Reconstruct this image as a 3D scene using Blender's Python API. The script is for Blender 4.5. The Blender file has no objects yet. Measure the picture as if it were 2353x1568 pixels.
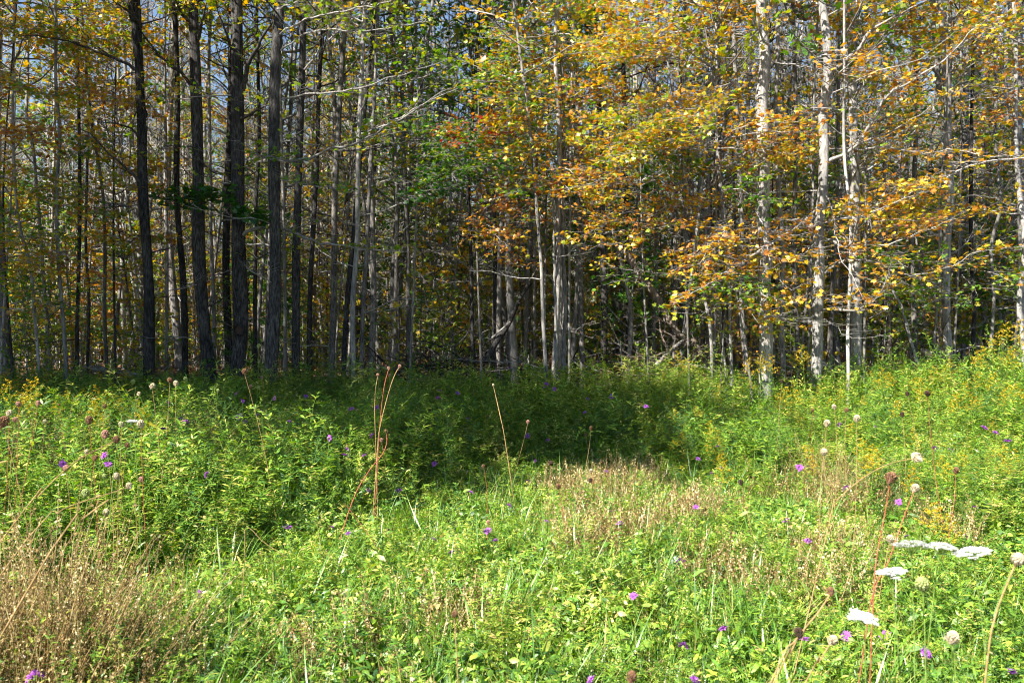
import bpy, math, random
import numpy as np
from mathutils import Vector

random.seed(7)
R = np.random.default_rng(7)
C = bpy.context.scene
PI = math.pi

# ------------------------------------------------------------------ camera
CAM_Z = 1.6
cam_d = bpy.data.cameras.new('camera')
cam_d.lens = 28
cam_d.sensor_width = 36
cam_d.clip_start = 0.05
cam_d.clip_end = 3000
cam_d.dof.use_dof = True
cam_d.dof.focus_distance = 11.0
cam_d.dof.aperture_fstop = 5.0
cam = bpy.data.objects.new('camera', cam_d)
C.collection.objects.link(cam)
cam.location = (0, 0, CAM_Z)
cam.rotation_euler = (math.radians(90), 0, 0)
C.camera = cam

# ------------------------------------------------------------------ light
SUN_EL = math.radians(43)
SUN_H = Vector((-0.76, -0.65)).normalized()          # horizontal direction towards the sun
sun_vec = Vector((SUN_H.x * math.cos(SUN_EL), SUN_H.y * math.cos(SUN_EL), math.sin(SUN_EL)))
w = bpy.data.worlds.new('World')
C.world = w
w.use_nodes = True
nt = w.node_tree
nt.nodes.clear()
sky = nt.nodes.new('ShaderNodeTexSky')
sky.sky_type = 'NISHITA'
sky.sun_disc = False
sky.sun_elevation = SUN_EL
sky.sun_rotation = math.atan2(SUN_H.x, SUN_H.y)
sky.air_density = 1.0
sky.dust_density = 0.0
sky.ozone_density = 1.6
bg = nt.nodes.new('ShaderNodeBackground')
bg.inputs['Strength'].default_value = 0.062
ow = nt.nodes.new('ShaderNodeOutputWorld')
nt.links.new(sky.outputs[0], bg.inputs[0])
nt.links.new(bg.outputs[0], ow.inputs[0])
sd = bpy.data.lights.new('sun', 'SUN')
sd.energy = 5.0
sd.angle = math.radians(0.5)
sd.color = (1.0, 0.95, 0.86)
sun = bpy.data.objects.new('sun', sd)
C.collection.objects.link(sun)
sun.rotation_euler = sun_vec.to_track_quat('Z', 'Y').to_euler()
sun.location = (-20, -15, 30)
C.view_settings.view_transform = 'Standard'
C.view_settings.look = 'None'
C.view_settings.gamma = 1
C.view_settings.use_curve_mapping = False
C.view_settings.exposure = 1.75
C.render.engine = 'CYCLES'
C.cycles.pixel_filter_type = 'BLACKMAN_HARRIS'
C.cycles.filter_width = 1.05
C.cycles.max_bounces = 6
C.cycles.diffuse_bounces = 3
C.cycles.glossy_bounces = 2
C.cycles.transmission_bounces = 3
C.cycles.transparent_max_bounces = 4

# ------------------------------------------------------------------ terrain and weed height
def sstep(a, b, x):
    t = np.clip((np.asarray(x, float) - a) / (b - a), 0, 1)
    return t * t * (3 - 2 * t)

def vnoise(x, y, s, seed=0):
    """smooth value noise, vectorised"""
    x = np.asarray(x, float) / s + 137.3 * (seed + 1)
    y = np.asarray(y, float) / s + 71.7 * (seed + 1)
    xi, yi = np.floor(x), np.floor(y)
    fx, fy = x - xi, y - yi
    fx = fx * fx * (3 - 2 * fx)
    fy = fy * fy * (3 - 2 * fy)
    def h(a, b):
        v = np.sin(a * 127.1 + b * 311.7 + seed * 17.0) * 43758.5453
        return v - np.floor(v)
    return (h(xi, yi) * (1 - fx) + h(xi + 1, yi) * fx) * (1 - fy) + (h(xi, yi + 1) * (1 - fx) + h(xi + 1, yi + 1) * fx) * fy

def ground(x, y):
    x = np.asarray(x, float); y = np.asarray(y, float)
    z = 0.78 * sstep(10, 19, y) + 0.20 * sstep(3, 11, x) * sstep(4, 13, y)
    z = z + 0.25 * sstep(24, 70, y)
    z = z + 0.10 * (vnoise(x, y, 2.6, 3) - 0.5) + 0.05 * (vnoise(x, y, 0.9, 5) - 0.5)
    return z

def weed_h(x, y):
    x = np.asarray(x, float); y = np.asarray(y, float)
    # edge of the low, trampled area in the middle: tall growth starts beyond it
    xs = [-6, -3.2, -2.2, -1.6, -0.6, 0.3, 1.5, 2.3, 3.0, 4.2, 7.0]
    ys = [2.2, 3.6, 4.6, 5.8, 8.2, 9.4, 9.4, 8.0, 6.0, 4.6, 3.6]
    edge = np.interp(x, xs, ys)
    t = sstep(-0.5, 1.1, y - edge + 0.9 * (vnoise(x, y, 1.1, 9) - 0.5))
    tall = 0.80 + 0.34 * (vnoise(x, y, 1.4, 2) - 0.4) + 0.10 * sstep(3, 8, x)
    tall = tall * (1 - 0.30 * sstep(2.3, 4.0, x) * (1 - sstep(8.5, 11, y)))
    low = 0.17 + 0.16 * vnoise(x, y, 0.8, 4)
    h = low * (1 - t) + tall * t
    h = h + 0.25 * np.exp(-(((x + 1.8) / 0.5) ** 2 + ((y - 3.1) / 0.7) ** 2)) * (1 - t)
    return h * (1 - sstep(13.4, 15.4, y + 0.8 * (vnoise(x, y, 2.0, 8) - .5)))

F = 28.0 / 36.0 * 2352.0
def at(px, py, Y):
    """a point of the photograph (2352 x 1568) at depth Y"""
    return np.array([(px - 1176) / F * Y, Y, CAM_Z + (784 - py) / F * Y])

def on_weeds(px, py, lift=0.04):
    """depth at which the line of sight meets the top of the weeds"""
    for Y in np.arange(2.2, 20, 0.08):
        p = at(px, py, Y)
        if p[2] < ground(p[0], p[1]) + weed_h(p[0], p[1]) * 1.02 + lift:
            return Y
    return 14.0

# ------------------------------------------------------------------ mesh helpers
class Geo:
    def __init__(s):
        s.v = []; s.f = []; s.t = []; s.m = []; s.n = 0
    def add(s, V, Fs, tint=0.5, mat=0):
        V = np.asarray(V, float)
        s.v.append(V)
        s.t.append(np.full(len(V), tint) if np.isscalar(tint) else np.asarray(tint, float))
        for fa in (Fs if isinstance(Fs, list) else [Fs]):
            fa = np.asarray(fa)
            s.f.append(fa + s.n)
            s.m.append(np.full(len(fa), mat))
        s.n += len(V)
    def mesh(s, name, mats, smooth=True):
        me = bpy.data.meshes.new(name)
        if not s.v:
            return me
        V = np.concatenate(s.v)
        T = np.concatenate(s.t)
        lens = np.concatenate([np.full(len(f), f.shape[1]) for f in s.f])
        loops = np.concatenate([f.ravel() for f in s.f])
        me.vertices.add(len(V))
        me.vertices.foreach_set('co', V.ravel())
        me.loops.add(len(loops))
        me.loops.foreach_set('vertex_index', loops.astype(np.int32))
        me.polygons.add(len(lens))
        st = np.concatenate([[0], np.cumsum(lens)[:-1]])
        me.polygons.foreach_set('loop_start', st.astype(np.int32))
        me.polygons.foreach_set('loop_total', lens.astype(np.int32))
        me.polygons.foreach_set('material_index', np.concatenate(s.m).astype(np.int32))
        me.polygons.foreach_set('use_smooth', np.full(len(lens), smooth))
        a = me.attributes.new('tint', 'FLOAT', 'POINT')
        a.data.foreach_set('value', T)
        for m in mats:
            me.materials.append(m)
        me.update(calc_edges=True)
        me.validate()
        return me

def link(name, me, parent=None, label=None, cat=None, group=None, kind=None):
    o = bpy.data.objects.new(name, me)
    C.collection.objects.link(o)
    if parent: o.parent = parent
    tag(o, label, cat, group, kind)
    return o

def tag(o, label=None, cat=None, group=None, kind=None):
    if label: o['label'] = label
    if cat: o['category'] = cat
    if group: o['group'] = group
    if kind: o['kind'] = kind
    return o

def thing(name, label, cat, loc, group=None):
    o = bpy.data.objects.new(name, None)
    C.collection.objects.link(o)
    o.location = loc
    o.empty_display_size = 0.2
    return tag(o, label, cat, group)

def tube(g, P, rad, sides=5, tint=0.5, mat=0, rough=0.0, flute=0.0, cap=False):
    P = np.asarray(P, float)
    n = len(P)
    rad = np.broadcast_to(np.asarray(rad, float), (n,))
    T = np.gradient(P, axis=0)
    T /= np.linalg.norm(T, axis=1)[:, None] + 1e-9
    ref = np.array([0, 0, 1.0]) if abs(T[0][2]) < 0.8 else np.array([1.0, 0, 0])
    U = np.cross(T, ref); U /= np.linalg.norm(U, axis=1)[:, None] + 1e-9
    W = np.cross(T, U)
    a = np.arange(sides) * 2 * PI / sides
    rr = rad[:, None] * np.ones(sides)[None]
    if rough:
        rr = rr * (1 + rough * (R.random((n, sides)) - 0.5))
    if flute:
        rr = rr * (1 + flute * np.sin(a * 3 + R.random() * 6)[None] + flute * 0.6 * np.sin(a * 5 + R.random() * 6)[None])
    V = P[:, None] + rr[..., None] * (np.cos(a)[None, :, None] * U[:, None] + np.sin(a)[None, :, None] * W[:, None])
    i = np.arange(n - 1)[:, None] * sides
    j = np.arange(sides)[None]
    j2 = (j + 1) % sides
    q = np.stack([i + j, i + j2, i + sides + j2, i + sides + j], -1).reshape(-1, 4)
    if cap:
        V2 = V.reshape(-1, 3)
        g.add(V2, [q], tint, mat)
        g.f.append((np.arange(sides)[None] + (g.n - sides))); g.m.append(np.array([mat]))
        return
    g.add(V.reshape(-1, 3), q, tint, mat)

def smooth_path(P, step=0.25):
    P = np.asarray(P, float)
    if len(P) == 2:
        n = max(3, int(np.linalg.norm(P[1] - P[0]) / step))
        return P[0] + (P[1] - P[0]) * np.linspace(0, 1, n)[:, None]
    out = []
    Q = np.vstack([2 * P[0] - P[1], P, 2 * P[-1] - P[-2]])
    for k in range(1, len(Q) - 2):
        n = max(2, int(np.linalg.norm(Q[k + 1] - Q[k]) / step))
        t = np.linspace(0, 1, n, endpoint=False)[:, None]
        p0, p1, p2, p3 = Q[k - 1], Q[k], Q[k + 1], Q[k + 2]
        out.append(0.5 * ((2 * p1) + (-p0 + p2) * t + (2 * p0 - 5 * p1 + 4 * p2 - p3) * t * t + (-p0 + 3 * p1 - 3 * p2 + p3) * t ** 3))
    out.append(P[-1:])
    return np.vstack(out)

# leaf templates, petiole at origin, length 1 along +y, normal +z
_lobe = [(0, 0.10), (0.22, 0.02), (0.40, 0.14), (0.30, 0.27), (0.52, 0.50), (0.34, 0.50), (0.22, 0.62), (0.24, 0.80), (0.12, 0.76)]
_mp = [(x, y) for x, y in _lobe[1:]] + [(0, 1.0)] + [(-x, y) for x, y in _lobe[:0:-1]] + [(0, 0.10)]
MAPLE_V = np.array([[0, 0.38, 0.05]] + [[x, y, -0.12 * abs(x)] for x, y in _mp])
_k = len(_mp)
MAPLE_F = np.array([[0, 1 + (i + 1) % _k, 1 + i] for i in range(_k)])
SIMPLE_V = np.array([[0, 0.05, 0], [0.42, 0.12, -0.06], [0.56, 0.62, -0.08], [0.15, 0.52, 0.02], [0, 1.05, -0.06], [-0.15, 0.52, 0.02], [-0.56, 0.62, -0.08], [-0.42, 0.12, -0.06]])
SIMPLE_F = np.array([[0, 1, 7], [1, 2, 3], [1, 3, 5], [1, 5, 7], [7, 5, 6], [5, 3, 4]])
OVAL_V = np.array([[0, 0, 0], [0.26, 0.35, -0.06], [0.20, 0.7, -0.05], [0, 1, -0.12], [-0.20, 0.7, -0.05], [-0.26, 0.35, -0.06], [0, 0.5, 0.03]])
OVAL_F = np.array([[0, 1, 6], [1, 2, 6], [2, 3, 6], [3, 4, 6], [4, 5, 6], [5, 0, 6]])
LANCE_V = np.array([[0, 0, 0], [0.10, 0.3, 0.02], [-0.10, 0.3, 0.02], [0.085, 0.65, 0.0], [-0.085, 0.65, 0.0], [0, 1, -0.14]])
LANCE_F = np.array([[0, 1, 2], [2, 1, 3], [2, 3, 4], [4, 3, 5]])

def add_leaves(g, TV, TF, pos, yd, nd, size, tint, mat=0):
    """pos (n,3); yd tip direction; nd rough normal; size (n,)"""
    pos = np.asarray(pos, float)
    n = len(pos)
    if n == 0: return
    y = yd / (np.linalg.norm(yd, axis=1)[:, None] + 1e-9)
    x = np.cross(y, nd); x /= np.linalg.norm(x, axis=1)[:, None] + 1e-9
    z = np.cross(x, y)
    S = np.asarray(size)[:, None, None]
    V = pos[:, None] + S * (TV[None, :, 0, None] * x[:, None] + TV[None, :, 1, None] * y[:, None] + TV[None, :, 2, None] * z[:, None])
    k = len(TV)
    Fs = (np.arange(n)[:, None, None] * k + TF[None]).reshape(-1, TF.shape[1])
    g.add(V.reshape(-1, 3), Fs, np.repeat(np.clip(tint, 0.02, 0.98), k), mat)

# ------------------------------------------------------------------ materials
def nodes(name):
    m = bpy.data.materials.new(name)
    m.use_nodes = True
    t = m.node_tree
    t.nodes.clear()
    return m, t, t.nodes.new('ShaderNodeOutputMaterial')

def ramp(t, stops):
    r = t.nodes.new('ShaderNodeValToRGB')
    e = r.color_ramp.elements
    while len(e) < len(stops): e.new(0.5)
    for k, (p, c) in enumerate(stops):
        e[k].position = p
        e[k].color = (*c, 1)
    return r

def leaf_mat(name, stops, trans=0.42, gloss=0.05, spread=0.22, rough=0.4, patch=0.0):
    m, t, out = nodes(name)
    L = t.links.new
    at_ = t.nodes.new('ShaderNodeAttribute'); at_.attribute_name = 'tint'
    oi = t.nodes.new('ShaderNodeObjectInfo')
    ma = t.nodes.new('ShaderNodeMath'); ma.operation = 'MULTIPLY_ADD'
    ma.inputs[1].default_value = spread; ma.inputs[2].default_value = -spread / 2
    L(oi.outputs['Random'], ma.inputs[0])
    ad = t.nodes.new('ShaderNodeMath'); ad.operation = 'ADD'
    L(at_.outputs['Fac'], ad.inputs[0]); L(ma.outputs[0], ad.inputs[1])
    rp = ramp(t, stops)
    src = ad
    if patch:
        ge = t.nodes.new('ShaderNodeNewGeometry')
        pn = t.nodes.new('ShaderNodeTexNoise'); pn.inputs['Scale'].default_value = 1.3; pn.inputs['Detail'].default_value = 3
        L(ge.outputs['Position'], pn.inputs['Vector'])
        pm = t.nodes.new('ShaderNodeMapRange'); pm.inputs['From Min'].default_value = .35; pm.inputs['From Max'].default_value = .65
        pm.inputs['To Min'].default_value = -patch; pm.inputs['To Max'].default_value = patch
        L(pn.outputs['Fac'], pm.inputs['Value'])
        src = t.nodes.new('ShaderNodeMath'); src.operation = 'ADD'
        L(ad.outputs[0], src.inputs[0]); L(pm.outputs[0], src.inputs[1])
    L(src.outputs[0], rp.inputs[0])
    tc = t.nodes.new('ShaderNodeTexCoord')
    no = t.nodes.new('ShaderNodeTexNoise'); no.inputs['Scale'].default_value = 45; no.inputs['Detail'].default_value = 1
    L(tc.outputs['Object'], no.inputs['Vector'])
    hs = t.nodes.new('ShaderNodeHueSaturation')
    mr = t.nodes.new('ShaderNodeMapRange'); mr.inputs['From Min'].default_value = .3; mr.inputs['From Max'].default_value = .7
    mr.inputs['To Min'].default_value = 0.65; mr.inputs['To Max'].default_value = 1.3
    L(no.outputs['Fac'], mr.inputs['Value']); L(mr.outputs[0], hs.inputs['Value']); L(rp.outputs[0], hs.inputs['Color'])
    d = t.nodes.new('ShaderNodeBsdfDiffuse'); tr = t.nodes.new('ShaderNodeBsdfTranslucent')
    gl = t.nodes.new('ShaderNodeBsdfGlossy'); gl.inputs['Roughness'].default_value = rough
    L(hs.outputs[0], d.inputs[0])
    sat = t.nodes.new('ShaderNodeHueSaturation'); sat.inputs['Saturation'].default_value = 1.15; sat.inputs['Value'].default_value = 1.15
    L(hs.outputs[0], sat.inputs['Color']); L(sat.outputs[0], tr.inputs[0])
    mx = t.nodes.new('ShaderNodeMixShader'); mx.inputs[0].default_value = trans
    L(d.outputs[0], mx.inputs[1]); L(tr.outputs[0], mx.inputs[2])
    m2 = t.nodes.new('ShaderNodeMixShader'); m2.inputs[0].default_value = gloss
    L(mx.outputs[0], m2.inputs[1]); L(gl.outputs[0], m2.inputs[2])
    L(m2.outputs[0], out.inputs[0])
    return m

def bark_mat(name, dark, mid, light, patch=0.5, fiss=1.0, vs=1.0):
    m, t, out = nodes(name)
    L = t.links.new
    tc = t.nodes.new('ShaderNodeTexCoord')
    oi = t.nodes.new('ShaderNodeObjectInfo')
    off = t.nodes.new('ShaderNodeVectorMath'); off.operation = 'ADD'
    cb = t.nodes.new('ShaderNodeCombineXYZ')
    sc = t.nodes.new('ShaderNodeMath'); sc.operation = 'MULTIPLY'; sc.inputs[1].default_value = 37.0
    L(oi.outputs['Random'], sc.inputs[0]); L(sc.outputs[0], cb.inputs[0]); L(sc.outputs[0], cb.inputs[2])
    L(tc.outputs['Object'], off.inputs[0]); L(cb.outputs[0], off.inputs[1])
    mp = t.nodes.new('ShaderNodeMapping'); mp.inputs['Scale'].default_value = (24 * vs, 24 * vs, 5.5 * vs)
    L(off.outputs[0], mp.inputs[0])
    n1 = t.nodes.new('ShaderNodeTexNoise'); n1.inputs['Scale'].default_value = 1.6; n1.inputs['Detail'].default_value = 6; n1.inputs['Roughness'].default_value = 0.65
    L(mp.outputs[0], n1.inputs['Vector'])
    n2 = t.nodes.new('ShaderNodeTexNoise'); n2.inputs['Scale'].default_value = 3.0; n2.inputs['Detail'].default_value = 4
    mp2 = t.nodes.new('ShaderNodeMapping'); mp2.inputs['Scale'].default_value = (1.6, 1.6, 0.8)
    L(off.outputs[0], mp2.inputs[0]); L(mp2.outputs[0], n2.inputs['Vector'])
    rp = ramp(t, [(0.30, dark), (0.47, mid), (0.66, light)])
    L(n1.outputs['Fac'], rp.inputs[0])
    rp2 = ramp(t, [(0.38, (0.45, 0.45, 0.47)), (0.62, (1.15, 1.12, 1.08))])
    L(n2.outputs['Fac'], rp2.inputs[0])
    mx = t.nodes.new('ShaderNodeMix'); mx.data_type = 'RGBA'; mx.blend_type = 'MULTIPLY'; mx.inputs[0].default_value = patch
    L(rp.outputs[0], mx.inputs[6]); L(rp2.outputs[0], mx.inputs[7])
    hs = t.nodes.new('ShaderNodeHueSaturation')
    mr = t.nodes.new('ShaderNodeMapRange'); mr.inputs['To Min'].default_value = 0.6; mr.inputs['To Max'].default_value = 1.25
    L(oi.outputs['Random'], mr.inputs[0]); L(mr.outputs[0], hs.inputs['Value']); L(mx.outputs[2], hs.inputs['Color'])
    b = t.nodes.new('ShaderNodeBsdfDiffuse')
    L(hs.outputs[0], b.inputs[0])
    bu = t.nodes.new('ShaderNodeBump'); bu.inputs['Strength'].default_value = fiss; bu.inputs['Distance'].default_value = 0.02
    L(n1.outputs['Fac'], bu.inputs['Height']); L(bu.outputs[0], b.inputs['Normal'])
    L(b.outputs[0], out.inputs[0])
    return m

def plain_mat(name, col, var=0.35, trans=0.0, scale=60):
    m, t, out = nodes(name)
    L = t.links.new
    tc = t.nodes.new('ShaderNodeTexCoord')
    no = t.nodes.new('ShaderNodeTexNoise'); no.inputs['Scale'].default_value = scale; no.inputs['Detail'].default_value = 3
    L(tc.outputs['Object'], no.inputs['Vector'])
    rp = ramp(t, [(0.3, tuple(c * (1 - var) for c in col)), (0.7, tuple(min(1, c * (1 + var)) for c in col))])
    L(no.outputs['Fac'], rp.inputs[0])
    d = t.nodes.new('ShaderNodeBsdfDiffuse'); L(rp.outputs[0], d.inputs[0])
    sh = d
    if trans:
        tr = t.nodes.new('ShaderNodeBsdfTranslucent'); L(rp.outputs[0], tr.inputs[0])
        sh = t.nodes.new('ShaderNodeMixShader'); sh.inputs[0].default_value = trans
        L(d.outputs[0], sh.inputs[1]); L(tr.outputs[0], sh.inputs[2])
    L(sh.outputs[0], out.inputs[0])
    return m

GREEN = (0.035, 0.13, 0.012); LGREEN = (0.13, 0.26, 0.018); YGREEN = (0.30, 0.34, 0.018)
YELL = (0.62, 0.42, 0.02); GOLD = (0.60, 0.30, 0.035); ORNG = (0.56, 0.20, 0.035); RUST = (0.30, 0.085, 0.025); RED = (0.48, 0.035, 0.025); BRN = (0.20, 0.09, 0.035)
M = {
    'gold': leaf_mat('maple_gold', [(0.0, LGREEN), (0.32, YGREEN), (0.52, YELL), (0.70, GOLD), (0.88, ORNG), (1.0, BRN)]),
    'mix': leaf_mat('maple_mixed', [(0.0, GREEN), (0.36, LGREEN), (0.58, YGREEN), (0.72, YELL), (0.86, GOLD), (1.0, RUST)]),
    'green': leaf_mat('maple_green', [(0.0, (0.02, 0.085, 0.012)), (0.4, GREEN), (0.75, LGREEN), (1.0, YGREEN)]),
    'rust': leaf_mat('maple_rust', [(0.0, YGREEN), (0.22, YELL), (0.42, GOLD), (0.66, (0.50, 0.20, 0.05)), (0.85, RUST), (1.0, BRN)]),
    'red': leaf_mat('maple_red', [(0.0, YGREEN), (0.28, ORNG), (0.5, RED), (0.7, (0.35, 0.02, 0.02)), (1.0, RUST)]),
    'weed': leaf_mat('weed_green', [(0.0, (0.025, 0.085, 0.02)), (0.3, (0.10, 0.24, 0.020)), (0.62, (0.24, 0.39, 0.028)), (0.82, (0.46, 0.50, 0.07)), (0.93, (0.56, 0.48, 0.12)), (1.0, (0.55, 0.42, 0.16))], trans=0.36, gloss=0.06, spread=0.4, rough=0.5, patch=0.14),
    'weed_blue': leaf_mat('weed_bluegreen', [(0.0, (0.05, 0.14, 0.05)), (0.5, (0.10, 0.24, 0.085)), (1.0, (0.22, 0.36, 0.12))], trans=0.35, gloss=0.06, spread=0.3),
    'grass': leaf_mat('grass_blade', [(0.0, (0.06, 0.18, 0.02)), (0.5, (0.17, 0.33, 0.03)), (0.8, (0.34, 0.38, 0.08)), (1.0, (0.5, 0.4, 0.18))], trans=0.4, gloss=0.07, spread=0.4),
    'dry': leaf_mat('dry_stems', [(0.0, (0.14, 0.08, 0.03)), (0.4, (0.34, 0.23, 0.09)), (0.75, (0.52, 0.41, 0.19)), (1.0, (0.66, 0.57, 0.33))], trans=0.25, gloss=0.03, spread=0.3),
    'litter': leaf_mat('fallen_leaf', [(0.0, (0.10, 0.045, 0.02)), (0.5, (0.28, 0.14, 0.06)), (0.8, (0.36, 0.20, 0.09)), (1.0, (0.42, 0.27, 0.17))], trans=0.15, gloss=0.03),
    'plume': leaf_mat('goldenrod_plume', [(0.0, (0.35, 0.28, 0.02)), (0.5, (0.62, 0.42, 0.02)), (1.0, (0.40, 0.22, 0.05))], trans=0.3, gloss=0.0),
    'bark_dark': bark_mat('bark_dark', (0.014, 0.013, 0.013), (0.050, 0.047, 0.046), (0.115, 0.11, 0.105), 0.6, 1.0),
    'bark_grey': bark_mat('bark_grey', (0.060, 0.052, 0.046), (0.19, 0.175, 0.16), (0.36, 0.34, 0.315), 0.6, 1.0),
    'bark_lit': bark_mat('bark_ridged_lit', (0.07, 0.06, 0.052), (0.24, 0.222, 0.205), (0.40, 0.38, 0.35), 0.45, 1.0),  # grey bark in a lighter tone, sunlight put into the colour of one trunk
    'bark_pale': bark_mat('bark_pale', (0.12, 0.11, 0.10), (0.27, 0.255, 0.24), (0.42, 0.405, 0.38), 0.55, 0.6, 0.7),
    'twig': bark_mat('bare_twig', (0.13, 0.12, 0.11), (0.29, 0.27, 0.255), (0.45, 0.43, 0.405), 0.4, 0.4),
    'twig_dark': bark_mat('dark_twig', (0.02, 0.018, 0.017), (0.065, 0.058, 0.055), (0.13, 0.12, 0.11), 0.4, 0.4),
    'wood': bark_mat('dead_wood', (0.05, 0.035, 0.025), (0.17, 0.13, 0.10), (0.36, 0.31, 0.27), 0.5, 0.8),
    'purple': plain_mat('purple_petal', (0.40, 0.13, 0.50), 0.25, 0.35),
    'white': plain_mat('white_blossom', (0.80, 0.80, 0.76), 0.08, 0.2),
    'stem': plain_mat('green_stem', (0.16, 0.24, 0.05), 0.4),
    'stem_red': plain_mat('red_stem', (0.33, 0.10, 0.06), 0.4),
    'stem_tan': plain_mat('tan_stem', (0.34, 0.22, 0.10), 0.4),
    'head_brown': plain_mat('brown_seed_head', (0.22, 0.12, 0.07), 0.5, 0, 300),
    'head_dark': plain_mat('dark_seed_head', (0.07, 0.045, 0.035), 0.5, 0, 300),
    'head_cream': plain_mat('cream_seed_head', (0.60, 0.50, 0.34), 0.3, 0.1, 300),
    'head_green': plain_mat('green_seed_head', (0.38, 0.44, 0.16), 0.3, 0.1, 300),
    'head_pink': plain_mat('pink_seed_head', (0.48, 0.26, 0.20), 0.3, 0.1, 300),
}

# ------------------------------------------------------------------ ground
def ground_mat():
    m, t, out = nodes('soil_and_leaf_litter')
    L = t.links.new
    tc = t.nodes.new('ShaderNodeTexCoord')
    n1 = t.nodes.new('ShaderNodeTexNoise'); n1.inputs['Scale'].default_value = 9; n1.inputs['Detail'].default_value = 8; n1.inputs['Roughness'].default_value = 0.7
    n2 = t.nodes.new('ShaderNodeTexVoronoi'); n2.inputs['Scale'].default_value = 14
    L(tc.outputs['Object'], n1.inputs['Vector']); L(tc.outputs['Object'], n2.inputs['Vector'])
    r1 = ramp(t, [(0.3, (0.035, 0.024, 0.014)), (0.5, (0.09, 0.058, 0.03)), (0.68, (0.20, 0.125, 0.06))])
    L(n1.outputs['Fac'], r1.inputs[0])
    mx = t.nodes.new('ShaderNodeMix'); mx.data_type = 'RGBA'; mx.blend_type = 'OVERLAY'; mx.inputs[0].default_value = 0.6
    L(r1.outputs[0], mx.inputs[6]); L(n2.outputs['Color'], mx.inputs[7])
    hs = t.nodes.new('ShaderNodeHueSaturation'); hs.inputs['Saturation'].default_value = 0.55
    L(mx.outputs[2], hs.inputs['Color'])
    d = t.nodes.new('ShaderNodeBsdfDiffuse'); L(hs.outputs[0], d.inputs[0])
    b = t.nodes.new('ShaderNodeBump'); b.inputs['Strength'].default_value = 0.8; b.inputs['Distance'].default_value = 0.04
    L(n1.outputs['Fac'], b.inputs['Height']); L(b.outputs[0], d.inputs['Normal'])
    L(d.outputs[0], out.inputs[0])
    return m

def build_ground():
    xs = np.unique(np.concatenate([np.linspace(-14, 14, 113), np.linspace(-60, 60, 61), [-1500, -600, -250, -120, 120, 250, 600, 1500]]))
    ys = np.unique(np.concatenate([np.linspace(-4, 24, 113), np.linspace(-40, 100, 71), [-1500, -500, -150, 150, 400, 1500]]))
    X, Y = np.meshgrid(xs, ys)
    Z = ground(X, Y)
    g = Geo()
    nx, ny = len(xs), len(ys)
    i = np.arange(ny - 1)[:, None] * nx + np.arange(nx - 1)[None]
    q = np.stack([i, i + 1, i + nx + 1, i + nx], -1).reshape(-1, 4)
    g.add(np.stack([X, Y, Z], -1).reshape(-1, 3), q)
    link('ground', g.mesh('ground', [ground_mat()]), kind='structure')
build_ground()

# ------------------------------------------------------------------ branching
class Leaves:
    def __init__(s): s.p = []; s.y = []; s.n = []; s.s = []; s.t = []
    def put(s, p, y, n, size, tint):
        s.p.append(p); s.y.append(y); s.n.append(n); s.s.append(size); s.t.append(tint)
    def flush(s, g, TV=MAPLE_V, TF=MAPLE_F, mat=0):
        if s.p:
            add_leaves(g, TV, TF, np.array(s.p), np.array(s.y), np.array(s.n), np.array(s.s), np.array(s.t), mat)

def unit(v):
    return v / (np.linalg.norm(v) + 1e-9)

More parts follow.
